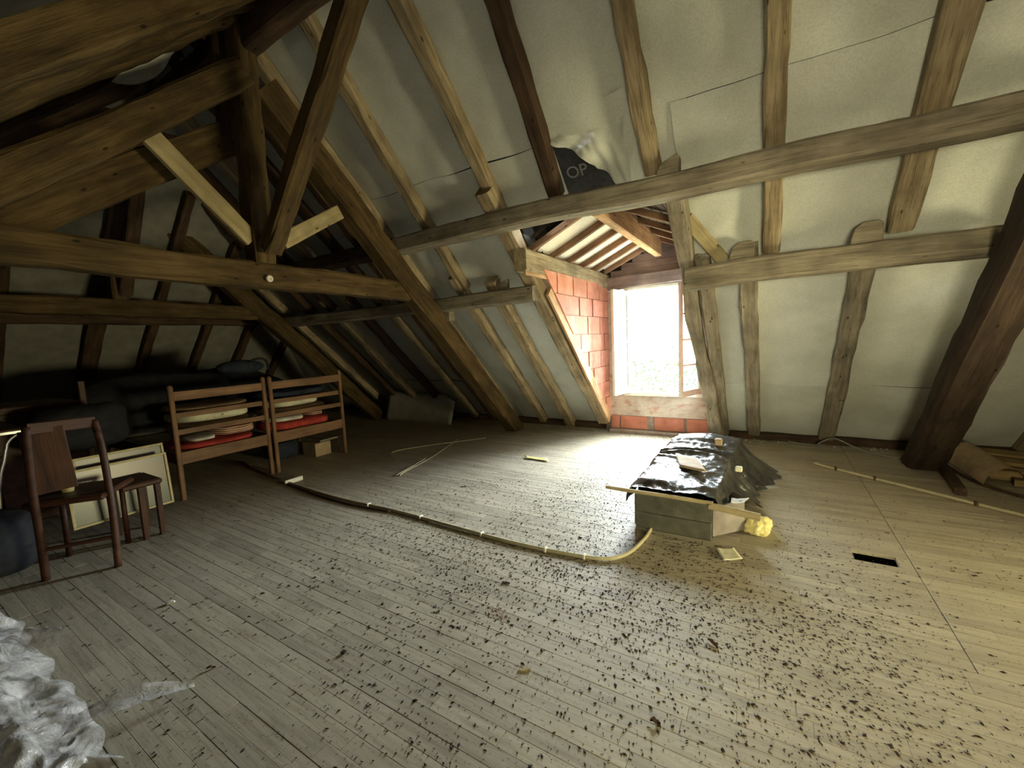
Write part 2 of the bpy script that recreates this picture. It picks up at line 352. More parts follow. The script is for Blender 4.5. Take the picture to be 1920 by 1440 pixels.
# floor ---------------------------------------------------------------------------------
floor = empty('floor', (0, 0, 0), kind='structure')
BW = .0670
from_py('subfloor', [(-9.6, -2.4, -.06), (3.6, -2.4, -.06), (3.6, 6.3, -.06), (-9.6, 6.3, -.06)], [(0, 1, 2, 3)], M_SUB, None, floor)
LENS = [.30, .42, .55, .70, .85, 1.05]
def board_bm(bm, x0, x1, y0, y1, dz):
    g = .0004; c = .0009
    x0, x1, y0, y1 = x0+g, x1-g, y0+g, y1-g
    b = [(x0, y0), (x1, y0), (x1, y1), (x0, y1)]; t = [(x0+c, y0+c), (x1-c, y0+c), (x1-c, y1-c), (x0+c, y1-c)]
    vb = [bm.verts.new((x, y, -.022)) for x, y in b]; vm = [bm.verts.new((x, y, dz-c)) for x, y in b]; vt = [bm.verts.new((x, y, dz)) for x, y in t]
    for a, d in ((vb, vm), (vm, vt)):
        for i in range(4): j = (i+1) % 4; bm.faces.new((a[i], a[j], d[j], d[i]))
    bm.faces.new(vt)
def proj(p):
    d = Vector(p)-Vector((0, 0, H)); z = d.dot(FW)
    if z < .05: return None
    return 960+F_PX*d.dot(RT)/z, 720-F_PX*d.dot(UP)/z, z
boards = []
rb = random.Random(3)
row = 0; y = -2.34
while y < 6.2:
    y1 = y+BW
    segs = [(-9.5, 3.55)]
    if y > 2.15: segs = [(-9.5, .70), (.703, 3.55)]
    if 2.98 < y+BW/2 < 3.09: segs = [(-9.5, .44), (.64, .70), (.703, 3.55)]   # the missing piece of board
    for a, b in segs:
        x = b if b < 3 else b-rb.uniform(0, .6); first = True
        if b > 3: boards.append((x, b, y, y1))
        while x > a+.02:
            Lb = rb.choice(LENS); x0 = max(a, x-Lb)
            if x0-a < .12: x0 = a
            boards.append((x0, x, y, y1)); x = x0
    y = y1+.0002; row += 1
def seen_size(b):
    q = proj(((b[0]+b[1])/2, (b[2]+b[3])/2, 0))
    if not q or not (-150 < q[0] < 2070 and 0 < q[1] < 1560): return 0
    return (b[1]-b[0])/q[2]**3
boards.sort(key=seen_size, reverse=True)
shared = {}
for b in boards[:298]:
    L = round(b[1]-b[0], 3); key = (L, rb.randrange(2))
    if key not in shared:
        bm = bmesh.new(); board_bm(bm, -L/2, L/2, -BW/2, BW/2, 0 if key[1] else -.0008)
        me = bpy.data.meshes.new('floorboard'); bm.normal_update(); bm.to_mesh(me); bm.free(); me.materials.append(M_FLOOR); shared[key] = me
    o = bpy.data.objects.new('floorboard', shared[key]); COL.objects.link(o)
    put(o, Matrix.Translation(((b[0]+b[1])/2, (b[2]+b[3])/2, 0)), floor)
bm = bmesh.new()
for b in boards[298:]: board_bm(bm, *b, rb.choice((0, -.0006, -.001)))
tag(from_bm('far_floorboards', bm, M_FLOOR, None, floor), kind='stuff')

# ceiling sheets ------------------------------------------------------------------------
ceiling = empty('ceiling', (0, 2, 3.9), kind='structure')
RAFT = [-8.1, -7.55, -7.0, -6.5, -5.95, -5.35, -4.95, -4.42, -4.0, -3.5, -2.97, -2.12, -1.45, -.73, .01, .73, 1.5, 2.1, 2.7, 3.25]
def sag(x, y, amp=.03):
    k = 0
    for a, b in zip(RAFT, RAFT[1:]):
        if a <= x <= b: t = (x-a)/(b-a); k = math.sin(PI*t); break
    wr = noise.noise((x*1.3, y*1.3, 3))*.030+noise.noise((x*3.1+y*2, y*2.5-x, 9))*.018+.03*math.exp(-((x+.3)**2+(y-3.5)**2)/.35)*math.sin((x*1.3+y)*14)*.5
    return amp*k*(.6+.6*noise.noise((x*.9, y*.7, 1))) + wr*k
def sheet(name, x0, x1, ya, yb, off, mat=M_FELT, amp=.03, label=None, hole=None, lip=0):
    nx = max(4, int((x1-x0)/.05)); ny = max(3, int((yb-ya)/.06))
    def fn(u, v):
        x = x0+(x1-x0)*u; yy = ya+(yb-ya)*v
        if v == 0: yy += .02*noise.noise((x*1.7, ya, 4))+(.004+.030*max(0, noise.noise((x*.9+.4, ya, 8))))*(abs(ya-4.15) > .1)
        if v == 1: yy += .02*noise.noise((x*1.7, yb, 4))
        if hole and hole(x, yy): return None
        d = sag(x, yy, amp)
        if lip: d += lip*max(0, 1-abs(v-1)*8)*max(0, .55+1.1*noise.noise((x*1.1, 2, 2)))
        return rp(x, yy, off-d)
    o = grid(name, nx, ny, fn, mat, ceiling)
    if label: o['label'] = label
    return o
T = .12                                            # rafters stand .10 proud of the sheets
for x0, x1, mt in ((-9.3, -3.5, M_SHADEFELT), (-3.5, 3.45, M_FELT)): sheet('underlay_sheet', x0, x1, 1.75, 2.98, T, mt, lip=.012)
sheet('underlay_sheet', -9.3, -3.5, 2.98, 4.15, T, M_SHADEFELT); sheet('underlay_sheet', -3.5, -2.05, 2.98, 4.15, T, lip=.01)
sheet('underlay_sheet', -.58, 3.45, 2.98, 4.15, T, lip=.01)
sheet('underlay_sheet', -9.3, -3.5, 4.15, 5.18, T, M_SHADEFELT); sheet('underlay_sheet', -3.5, -1.99, 4.15, 5.18, T, lip=.015)
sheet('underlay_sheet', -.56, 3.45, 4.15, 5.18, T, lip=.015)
sheet('underlay_sheet', -9.3, -3.5, 5.18, 6.12, T, M_SHADEFELT); sheet('underlay_sheet', -3.5, -1.99, 5.18, 6.12, T)
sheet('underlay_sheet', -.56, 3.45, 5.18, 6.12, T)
sheet('underlay_sheet', -2.05, -1.45, 2.98, 3.36, T)
# dark felt seen through the tear, with its faded print
fd = grid('dark_felt', 10, 10, lambda u, v: rp(-1.55+.75*u, 2.86+.57*v, .160), M_DARKFELT, ceiling); fd['label'] = 'dark bitumen felt showing through the tear'
grid('underlay_sheet', 6, 8, lambda u, v: rp(-1.00+.52*u, 2.93+.43*v, T+.012), M_FELT, ceiling)
fc = bpy.data.curves.new('faded_lettering', 'FONT'); fc.body = 'OP'; fc.size = .135; fc.extrude = .001; fc.materials.append(plain('faded_grey_print', (.24, .24, .25), (.30, .30, .31), 30, .9, 0))
fo = bpy.data.objects.new('faded_lettering', fc); COL.objects.link(fo)
c0 = rp(-1.425, 3.225, .150); ex = Vector((1, 0, 0)); ey = Vector((0, -1, S)).normalized(); ez = ex.cross(ey)
Mt = Matrix((ex, ey, ez)).transposed().to_4x4(); Mt.translation = c0; put(fo, Mt, fd)
# the torn flap between the two cut rafters
def flap(u, v):
    x = -1.45+.70*u; top = 2.95-.06*u
    pts = [(0, 2.985), (.34, 3.10), (.70, 3.335), (.76, 3.33), (.80, 3.18), (.90, 3.10), (1.0, 2.99)]
    for (a, ya), (b, yb) in zip(pts, pts[1:]):
        if a <= u <= b: bot = ya+(yb-ya)*(u-a)/(b-a); break
    yy = top-.05+(bot-top+.05)*v
    a = (u-.74)*9+(v-1)*1.2; b = v*v
    d = .055*b*math.sin(u*3.0)+.030*b*math.sin(a*2.2+3*v)+.018*b*math.sin(u*38-v*9)*(u > .45)+.012*noise.noise((u*7, v*7, 1))
    return rp(x, yy, T-.012-max(0, d))
o = grid('torn_flap', 44, 26, flap, M_FELT, ceiling); o['label'] = 'creased torn corner of underlay hanging down'
# hip end at the far left, near slope, gable
hip = lambda yy, z, off=0: Vector((-9.1+z/S-off*.72, yy, z+off*.69))
grid('underlay_sheet', 30, 30, lambda u, v: hip(-2.2+8.3*u, -.05+4.0*v, T-.02*math.sin(u*40)**2), M_DIMFELT, ceiling)
near = lambda x, yy, off=0: Vector((x, yy-S*off/1.38, S*(yy+2.22)+off/1.38))
def lining(x0, x1, ya, yb):
    return grid('roof_lining', max(2, int((x1-x0)*2)), max(2, int((yb-ya)*8)), lambda u, v: near(x0+(x1-x0)*u, ya+(yb-ya)*v, .12+.012*noise.noise((u*20, v*20, 0))*(0 < v < 1)), M_SLATE, ceiling)
lin = lining(-9.4, .09, -2.4, 1.95); lining(1.11, 3.5, -2.4, 1.95); lining(.05, 1.15, -2.4, -1.50); lining(.05, 1.15, -.42, 1.95)
lin['label'] = 'near black lining of the opposite slope'
sc = grid('torn_flap', 12, 6, lambda u, v: near(-3.66-.16*v+.04*math.sin(u*6), 1.55-.36*u, -.02-.07*math.sin(PI*u)*v), M_FELT, ceiling, thick=.001); sc['label'] = 'pale scrap of underlay hanging in the dark'

# closed gable at the right, and a rear dormer made up to house the fill light
wg = empty('wall_right', (3.45, 1.8, 0), kind='structure')
box('plaster_panel', 3.42, 3.55, -2.6, 6.1, -.1, 4.1, M_PLAST, wg, 0)
w3 = empty('window_3', (3.40, 2.6, .25), kind='structure')
for a in ((2.07, 2.12, .25, 1.0), (3.08, 3.13, .25, 1.0), (2.12, 3.08, .25, .30), (2.12, 3.08, .95, 1.0)):
    box('window_frame', 3.36, 3.42, *a, M_PAINT, w3)
box('added_curtain', 3.39, 3.41, 2.12, 3.08, .30, .95, M_CREAM, w3, 0)  # opaque curtain added behind the light, lets no sky through
w2 = empty('added_window_2', (.6, -1.5, .65), kind='structure')  # unseen window added to go with the rear fill light
for a in ((.12, .17, .65, 1.65), (1.03, 1.08, .65, 1.65), (.17, 1.03, .65, .70), (.17, 1.03, 1.6, 1.65)):
    box('window_frame', a[0], a[1], -1.52, -1.46, a[2], a[3], M_PAINT, w2)
box('added_curtain', .10, 1.10, -1.56, -1.53, .60, 1.70, M_CREAM, w2, 0)  # opaque curtain added to keep the sky light out
for a in ((.05, .12, -1.57, -.30, .45, 1.74), (1.08, 1.15, -1.57, -.30, .45, 1.74), (.05, 1.15, -1.57, -.30, 1.66, 1.74), (.05, 1.15, -1.60, -1.50, .3, .65)):
    box('added_dormer_lining', *a, M_PLAST, w2, 0)  # cheeks and top of the made-up dormer around the fill light
# slates outside: far slope around the dormer, hip
def slate(nm, x0, x1, ya, yb): o = grid(nm, 2, 2, lambda u, v: rp(x0+(x1-x0)*u, ya+(yb-ya)*v, .24), M_SLATE, ceiling); return o
slate('roof_cover', -9.4, 3.5, 1.6, 3.2); slate('roof_cover', XL0-.1, XR0+.1, 3.2, 3.45); slate('roof_cover', XL0-.16, -1.84, 3.2, 3.66); slate('roof_cover', -.62, XR0+.16, 3.2, 3.60); slate('roof_cover', -9.4, XL0-.05, 3.2, 6.4); slate('roof_cover', XR0+.05, 3.5, 3.2, 6.4)
grid('roof_cover', 2, 2, lambda u, v: hip(-2.4+8.8*u, -.2+4.4*v, .26), M_SLATE, ceiling)

# ------------------------------------------------------------------ dormer shell
XL, XR, YW = -1.92, -.54, 5.74
wl_ = empty('wall_left', (XL, 5, 0), kind='structure')
def clip(poly, co_=.055):                                      # keep the part of a (y, z) polygon behind the rafter soffit plane
    f = lambda p: p[1]-(rz(p[0])+co_); out = []
    for a, b in zip(poly, poly[1:]+poly[:1]):
        fa, fb = f(a), f(b)
        if fa >= 0: out.append(a)
        if fa*fb < 0: t = fa/(fa-fb); out.append((a[0]+(b[0]-a[0])*t, a[1]+(b[1]-a[1])*t))
    return out
def prism(name, poly, x0, x1, mat, parent, bev=0):
    cy = sum(p[0] for p in poly)/len(poly); cz = sum(p[1] for p in poly)/len(poly); bm = bmesh.new()
    A = [bm.verts.new((x0-x1, p[0]-cy, p[1]-cz)) for p in poly]; B = [bm.verts.new((0, p[0]-cy, p[1]-cz)) for p in poly]
    bm.faces.new(A); bm.faces.new(B[::-1])
    for i in range(len(poly)): j = (i+1) % len(poly); bm.faces.new((A[j], A[i], B[i], B[j]))
    if bev: bmesh.ops.bevel(bm, geom=bm.edges[:], offset=bev, segments=1, affect='EDGES')
    bmesh.ops.recalc_face_normals(bm, faces=bm.faces[:])
    return from_bm(name, bm, mat, Matrix.Translation((x1, cy, cz)), parent)
prism('mortar', clip([(3.6, 0), (5.8, 0), (5.8, 2.05), (3.6, 2.05)]), XL-.10, XL-.016, M_MORTAR, wl_)
rr = random.Random(5); z = 2.045; k = 0
offs = [4.10, 4.28, 4.54, 4.72, 4.96, 4.70, 4.54, 4.72, 4.5, 4.3]
while z > .05:
    ys = sorted([offs[k]+.425*i for i in range(-4, 8)])
    for a, b in zip(ys, ys[1:]):
        a, b = max(a, 3.5), min(b, YW+.02)
        if b-a < .05: continue
        g = .010; poly = clip([(a+g, z-.212), (b-g, z-.212), (b-g, z+.002), (a+g, z+.002)])
        if len(poly) >= 3:
            ar = abs(sum(p[0]*q[1]-q[0]*p[1] for p, q in zip(poly, poly[1:]+poly[:1])))/2
            if ar > .0008: prism('brick', poly, XL-.06, XL+rr.uniform(-.006, .006), M_BRICK, wl_, .002 if ar > .01 else 0)
    z -= .22; k += 1
wr_ = empty('wall_dormer_right', (XR, 5, 0), kind='structure')
prism('mortar', clip([(3.6, 0), (5.8, 0), (5.8, 2.2), (3.6, 2.2)], .17), XR, XR+.10, M_MORTAR, wr_)
for kk in range(9):
    for i in range(5):
        a = 5.75-.43*(i+1)+(.2 if kk % 2 else 0); poly = clip([(a+.007, .04+.22*kk), (min(a+.423, 5.74), .04+.22*kk), (min(a+.423, 5.74), .248+.22*kk), (a+.007, .248+.22*kk)], .17)
        if len(poly) >= 3: prism('brick', poly, XR-.012, XR+.01, M_BRICK, wr_)
wf = empty('wall_front', (-1.2, YW, 0), kind='structure')
def pl_slab(x0, x1, z0, z1, y=YW, t=.12, mat=M_PLAST, nm='plaster'):
    nx, nz = max(2, int((x1-x0)/.04)), max(2, int((z1-z0)/.04))
    fn = lambda u, v: (x0+(x1-x0)*u, y-.010*noise.noise((u*(x1-x0)*6, v*(z1-z0)*6, x0))-.004, z0+(z1-z0)*v)
    grid(nm, nx, nz, fn, mat, wf, M=None)
    box(nm, x0, x1, y+.012, y+t, z0, z1, mat, wf, 0)
pl_slab(XL, XR, .24, .54); pl_slab(XL, -1.69, .54, 1.97); pl_slab(-.69, XR, .54, 1.97)
box('mortar', XL, XR, YW+.004, YW+.12, 0, .26, M_MORTAR, wf, 0)
for a, b in ((-1.90, -1.79), (-1.77, -1.41), (-1.31, -.93), (-.90, -.54)): box('brick', a, b, YW-.012, YW+.05, .055, .232, M_BRICK, wf, .005)
beam('lintel', (XL-.02, YW+.03, 2.065), (XR+.02, YW+.03, 2.10), .12, .17, M_LINTEL, wf, wob=.004)
# gable triangle of boards above the lintel
for i in range(5):
    z0 = 2.15+.09*i; hw = .70-(i+.3)*.15
    if hw > 0: beam('gable_board', (-1.23-hw, YW+.05, z0+.045), (-1.23+hw, YW+.05, z0+.045+.004), .03, .088, M_LINTEL, wf, wob=.002, seg=4)
box('brick_ledge', XL, XR, YW-.09, YW, -.02, .045, M_MORTAR, wf, .01)
# dormer roof
dr = empty('ceiling_dormer', (-1.23, 4.6, 2.4), kind='structure')
DS = .45
def dl(x, y, off=0): return Vector((x, y, 2.20+DS*(x-XL)+off))         # left slope soffit
def drr(x, y, off=0): return Vector((x, y, 2.20+DS*(XR+.06-x)+off))
white = plain('white_dormer_sheet', (.66, .62, .52), (.78, .74, .64), 30, .9, .1)
def ycut(z): return Y0-z/S                              # where the dormer roof at height z meets the main slope
def dsheet(nm, fn, x0, x1, off, mat, nu=8, nv=24):
    def g(u, v):
        x = x0+(x1-x0)*u; z = fn(x, 0, off).z; ys = ycut(z)+.26; return fn(x, ys+(5.86-ys)*v, off)
    return grid(nm, nu, nv, g, mat, dr)
dsheet('white_sheet', dl, -2.02, -1.20, .065, white)
for i in range(9):
    x0 = -1.18+i*.082; a = drr(x0, 3.1, .085); b = drr(x0+.074, 3.1, .085)
    a.y, b.y = ycut(a.z)+.24, ycut(b.z)+.24
    bm = bmesh.new(); v4 = [bm.verts.new(q) for q in (a, b, Vector((b.x, 5.86, b.z)), Vector((a.x, 5.86, a.z)))]; t4 = [bm.verts.new(q.co+Vector((0, 0, .015))) for q in v4]
    bm.faces.new(v4[::-1]); bm.faces.new(t4)
    for q in range(4): bm.faces.new((v4[q], v4[(q+1) % 4], t4[(q+1) % 4], t4[q]))
    bmesh.ops.recalc_face_normals(bm, faces=bm.faces[:]); from_bm('roof_board', bm, M_DARKW, None, dr)
dsheet('white_sheet', drr, -1.24, -.42, .12, white)

dsheet('roof_cover', dl, -2.15, -1.20, .18, M_SLATE, 4, 3); dsheet('roof_cover', drr, -1.26, -.30, .18, M_SLATE, 4, 3)
prism('cheek_top', clip([(3.2, 1.85), (5.86, 1.85), (5.86, 2.35), (3.2, 2.35)], .10), XL-.15, XL-.07, M_SLATE, dr); prism('cheek_top', clip([(3.2, 1.85), (5.86, 1.85), (5.86, 2.35), (3.2, 2.35)], .17), XR+.06, XR+.14, M_SLATE, dr)
for xa, cc in ((XL-.20, .09), (XR, .34)): prism('corner_seal', clip([(5.60, -.1), (6.35, -.1), (6.35, 2.35), (5.60, 2.35)], cc), xa, xa+.195, M_SLATE, dr)  # seals added to stop sky light leaking in at the dormer corners
box('foot_seal', XL-.09, XL-.002, 5.80, 6.0, -.05, .16, M_MORTAR, wf, .01)  # block added to close a light leak at the rafter foot
box('gable_backing', -2.3, -.2, YW+.10, YW+.12, 2.0, 2.9, M_SLATE, dr, 0)  # board added to stop sky light leaking in above the window
# ------------------------------------------------------------------ window of the dormer
w1 = empty('window_1', (-1.19, YW, .54), kind='structure')
WX0, WX1, WZ0, WZ1 = -1.64, -.74, .575, 1.955
box('frame_jamb', WX0-.055, WX0, YW-.02, YW+.06, WZ0-.04, WZ1+.04, M_PAINT, w1)
box('frame_jamb', WX1, WX1+.055, YW-.02, YW+.06, WZ0-.04, WZ1+.04, M_PAINT, w1)
box('frame_head', WX0, WX1, YW-.02, YW+.06, WZ1, WZ1+.04, M_PAINT, w1)
box('frame_sill', WX0-.06, WX1+.06, YW-.05, YW+.08, WZ0-.05, WZ0, M_PAINT, w1)
lathe('hook_latch', [(.001, 0), (.012, 0), (.012, .02), (.001, .02)], M_CHROME, (-1.24, YW-.01, WZ1-.025), w1, 10)
def sash(hx, fx, fy, label, flip):
    M = Matrix.Translation((hx, YW-.01, WZ0)); d = Vector((fx-hx, fy-YW, 0)); Wd = d.length; ang = math.atan2(d.y, d.x)
    M = M @ Matrix.Rotation(ang, 4, 'Z'); Hh = WZ1-WZ0-.01; t = .018; st = .045
    bm = bmesh.new()
    for a in ((0, st, 0, Hh), (Wd-st, Wd, 0, Hh), (st, Wd-st, 0, .075), (st, Wd-st, Hh-.055, Hh)): box_bm(bm, a[0], a[1], -t, t, a[2], a[3])
    s = from_bm('sash', bm, M_PAINT, M, w1); s['label'] = label
    ph = (Hh-.13)/4
    for i in range(4):
        z0 = .075+ph*i
        if i: box('glazing_bar', st, Wd-st, -.012, .012, z0-.012, z0+.012, M_PAINT, s, .003, M)
        box('pane', st, Wd-st, -.002, .002, z0+(.012 if i else 0), z0+ph-(.012 if i < 3 else 0), M_GLASS, s, 0, M)
    if flip:
        box('handle_lever', Wd-.03, Wd-.018, -.07, -.018, .60, .612, M_CHROME, s, .002, M); box('handle_lever', Wd-.03, Wd+.04, -.075, -.063, .596, .616, M_CHROME, s, .002, M)
sash(WX0, -1.715, 5.30, 'left casement leaf folded open along the brick cheek', 0)
sash(WX1, -.905, 5.30, 'right casement leaf standing open with lever handle', 1)

# tree outside
tr = empty('leafy_tree', (-2.0, 9.6, -3), 'pale green leafy treetop outside the open dormer window', 'tree')
tube('trunk', [(-2.1, 9.8, -3), (-2.0, 9.7, -1.5), (-2.1, 9.6, -.2), (-1.9, 9.5, .5)], .09, M_BARK, tr)
vs, fs = [], []; rl = random.Random(11)
for i in range(9000):
    a, b = rl.uniform(-1, 1), rl.uniform(-1, 1); c = rl.uniform(-1, 1)
    top = .80+.28*noise.noise((a*3.1, b*2, 0)); p = Vector((-2.1+1.9*a, 9.7+1.2*b, -1.0+ (top+1.0)*(1-abs(rl.gauss(0, .42)))))
    n_ = Vector((rl.gauss(0, 1), rl.gauss(0, 1), rl.gauss(0, 1))).normalized(); u_ = n_.orthogonal().normalized()*rl.uniform(.025, .06); v_ = n_.cross(u_)*.6; k = len(vs)
    vs += [p-u_, p+v_*.8, p+u_, p-v_*.8]; fs.append((k, k+1, k+2, k+3))
tag(from_py('foliage', [v-Vector((-2, 9.6, 0)) for v in vs], fs, M_LEAF, Matrix.Translation((-2, 9.6, 0)), tr), kind='stuff')

# ------------------------------------------------------------------ purlins, wall plate, rafters
def thing_beam(name, label, cat, group, *a, **k):
    return tag(beam(name, *a, **k), label, cat, group)
G_P = 'horizontal roof purlins'
def long_beam(name, pts, wd, ht, mat, label, group):
    """A crooked purlin through several centre points."""
    pts = [Vector(p) for p in pts]; M = Matrix.Translation(pts[0]); vs, fs = [], []; n = int((pts[-1]-pts[0]).length/.08); so = pts[0].y*3
    for i in range(n+1):
        X = pts[0].x+(pts[-1].x-pts[0].x)*i/n
        for a, b in zip(pts, pts[1:]):
            if a.x-1e-6 <= X <= b.x+1e-6: t = (X-a.x)/(b.x-a.x); t = t*t*(3-2*t); c = a.lerp(b, t); break
        A, B, ch = wd/2, ht/2, .018
        for j, (yy, zz) in enumerate([(-A+ch, -B), (A-ch, -B), (A, -B+ch), (A, B-ch), (A-ch, B), (-A+ch, B), (-A, B-ch), (-A, -B+ch)]):
            d = 1+.07*noise.noise((X*2.2, j//2*3+so, 0))+.05*noise.noise((X*8, j+so, 3))
            vs.append((X-pts[0].x, c.y-pts[0].y+yy*d, c.z-pts[0].z+zz*d))
    for i in range(n):
        for j in range(8): k = (j+1) % 8; fs.append((i*8+j, (i+1)*8+j, (i+1)*8+k, i*8+k))
    fs.append(tuple(range(8))); fs.append(tuple(n*8+j for j in range(7, -1, -1)))
    return tag(from_py(name, vs, fs, mat, M), label, 'beam', group)
UY = 3.235
long_beam('purlin', [(-3.32, UY, 2.385), (-2.5, UY, 2.40), (-1.6, UY, 2.405), (-.6, UY, 2.375), (.1, UY, 2.385), (.8, UY, 2.37), (1.3, UY, 2.37)], .175, .155, M_GREY,
          'long bowed purlin crossing above the dormer window', G_P)
long_beam('purlin', [(-6.45, UY, 2.39), (-4.8, UY, 2.38), (-3.34, UY, 2.39)], .17, .155, M_DARKW, 'dark upper purlin behind the king post truss', G_P)
LY = 3.815
long_beam('purlin', [(-3.32, LY, 1.80), (-2.6, LY, 1.815), (-2.02, LY, 1.82)], .165, .155, M_GREY, 'short rough purlin left of the dormer behind the notched rafter', G_P)
long_beam('purlin', [(-6.5, LY, 1.81), (-4.8, LY, 1.80), (-3.34, LY, 1.81)], .165, .15, M_GREY, 'shaded lower purlin between the two left trusses', G_P)
long_beam('purlin', [(-.60, LY, 1.79), (0, LY, 1.815), (.7, LY, 1.82), (1.3, LY, 1.815)], .17, .175, M_GREY, 'rough lower purlin right of the dormer window', G_P)
long_beam('wall_plate', [(-8.0, 5.97, .03), (-5, 5.97, .03), (-1.98, 5.97, .03)], .22, .10, M_DARKW, 'low wall plate under the rafter feet left of the dormer', 'wall plates')
long_beam('wall_plate', [(-.48, 5.97, .03), (1, 5.97, .03), (3.3, 5.97, .03)], .22, .10, M_DARKW, 'low wall plate under the rafter feet right of the dormer', 'wall plates')
long_beam('ridge_beam', [(-7.0, YR, 3.70), (-4, YR, 3.70), (-3.30, YR, 3.70)], .13, .16, M_DARKW, 'dark ridge beam running back from the king post', 'ridge beams')
long_beam('ridge_beam', [(-3.30, YR, 3.63), (-1, YR, 3.64), (1.3, YR, 3.64), (3.3, YR, 3.64)], .13, .21, M_DARKW, 'dark ridge beam rising to the top edge beside the brace', 'ridge beams')

G_RU, G_RL = 'rafters above the long purlin', 'rafters below the purlins'
def rafter(x0, y0, x1, y1, wd, label, grp, mat=M_RAFT, ht=T, dn=0, **k):
    wd *= 1.14; a, b = rp(x0, y0, ht/2-dn), rp(x1, y1, ht/2-dn)
    return thing_beam('rafter', label, 'rafter', grp, a, b, wd, ht, mat, up=NRM, wob=k.pop('wob', .012), ch=.14, **k)
# upper run (ridge to upper purlin or past it)
rafter(-2.86, 1.80, -2.98, 3.86, .095, 'notched pale rafter just right of the truss, upper run', G_RU, seed=2)
rafter(-2.08, 1.80, -2.09, 3.55, .105, 'scarred beige rafter running down to left end of dormer, upper run', G_RU, seed=3)
rafter(-1.42, 1.80, -1.52, 3.27, .11, 'dark blue-black rafter ending on purlin above the tear', G_RU, mat=M_DARKW, seed=4)
rafter(-.74, 1.80, -.745, 3.27, .10, 'worm-eaten rafter right of the torn underlay', G_RU, seed=5)
rafter(.02, 1.80, .00, 3.87, .105, 'straight squared rafter passing behind long purlin, right of dormer', G_RU, seed=6)
rafter(.75, 1.80, .735, 3.84, .125, 'broad rafter in half shade near the right truss', G_RU, seed=7)
rafter(1.55, 1.80, 1.55, 3.9, .10, 'rafter beyond the right truss, upper run', G_RU, seed=8)
ORD = ['first', 'second', 'third']
for i, x in enumerate((2.1, 2.7, 3.25)): rafter(x, 1.8, x, 5.95, .10, ORD[i]+' rafter beyond the lit one at the right gable', 'rafters by the gable wall', seed=20+i)
# lower run
rafter(-3.03, 3.72, -3.08, 5.93, .105, 'pale split rafter beside foot of the truss, lower run', G_RL, seed=9)
rafter(-2.57, 3.80, -2.60, 5.93, .125, 'nail-studded crooked rafter, third left of the brick cheek', G_RL, seed=10, dn=.03)
rafter(-2.10, 3.10, -2.015, 5.72, .135, 'stout orange-lit rafter bordering the brick cheek of the dormer', G_RL, mat=M_RAFT, seed=11, dn=.075, ht=.17)
box_lab = thing_beam('trimmer_board', 'thin squared board nailed along the rafter by the bricks', 'board', None, rp(-1.945, 3.95, .0), rp(-1.925, 5.70, .0), .03, .14, M_ORANGE, up=NRM, wob=.003)
rafter(-.15, 3.83, -.145, 5.95, .12, 'knotty grey rafter in bluish light, second right of window', G_RL, seed=13, mat=M_GREY)
rafter(-.485, 3.86, -.475, 5.95, .10, 'slim rafter close behind crooked post right of window', G_RL, seed=14, mat=M_GREY)
rafter(.585, 3.83, .575, 5.95, .125, 'leaning rafter in shade right of window, below purlin', G_RL, seed=15, mat=M_GREY)
rafter(1.52, 3.85, 1.47, 5.95, .13, 'yellow-lit rafter just beyond the right truss foot', G_RL, seed=16, mat=M_BOARDS, dn=.02)
# crooked trimmer right of the window
tp = [(-.600, 3.28, 2.43), (-.60, 3.9, 1.93), (-.62, 4.35, 1.50), (-.60, 4.80, 1.07), (-.57, 5.30, .58), (-.55, 5.72, .06)]
bm = bmesh.new(); rings = []
for i in range(41):
    t = i/40*5; a = min(int(t), 4); f = t-a; c = Vector(tp[a]).lerp(Vector(tp[a+1]), f*f*(3-2*f)); w_ = .062+.008*math.sin(i*.5)+.018*max(0, (i-24)/16)
    rings.append([bm.verts.new(c+Vector((sx_*w_*(1+.1*noise.noise((i*.4, sx_, sy_))), 0, 0))+NRM*sy_*.062*(1+.15*noise.noise((i*.3, sx_+2, sy_)))) for sx_, sy_ in ((-.8, -1), (.8, -1), (1, -.7), (1, .8), (.7, 1), (-.7, 1), (-1, .8), (-1, -.7))])
for A, B in zip(rings, rings[1:]):
    for j in range(8): bm.faces.new((A[j], A[(j+1) % 8], B[(j+1) % 8], B[j]))
bm.faces.new(rings[0]); bm.faces.new(rings[-1][::-1]); bmesh.ops.recalc_face_normals(bm, faces=bm.faces[:])
FM, _ = frame_at(tp[0], tp[-1], NRM); bmesh.ops.transform(bm, matrix=FM.inverted(), verts=bm.verts[:])
tag(from_bm('rafter', bm, M_GREY, FM), 'crooked trunk-like rafter leaning beside right window jamb', 'rafter', G_RL)
# rafters of the dark bays on the left
ORD = ['first', 'second', 'third', 'fourth', 'fifth', 'sixth', 'seventh', 'eighth']
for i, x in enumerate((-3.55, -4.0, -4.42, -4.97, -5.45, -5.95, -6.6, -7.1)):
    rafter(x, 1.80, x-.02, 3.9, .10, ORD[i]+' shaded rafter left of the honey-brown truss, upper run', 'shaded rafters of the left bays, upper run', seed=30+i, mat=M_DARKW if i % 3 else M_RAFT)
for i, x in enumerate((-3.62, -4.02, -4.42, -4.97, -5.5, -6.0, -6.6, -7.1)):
    rafter(x, 3.75, x-.02, 5.95, .10, ORD[i]+' shaded rafter left of the honey-brown truss, lower run', 'shaded rafters of the left bays, lower run', seed=40+i, mat=M_RAFT if i % 2 == 0 else M_DARKW)
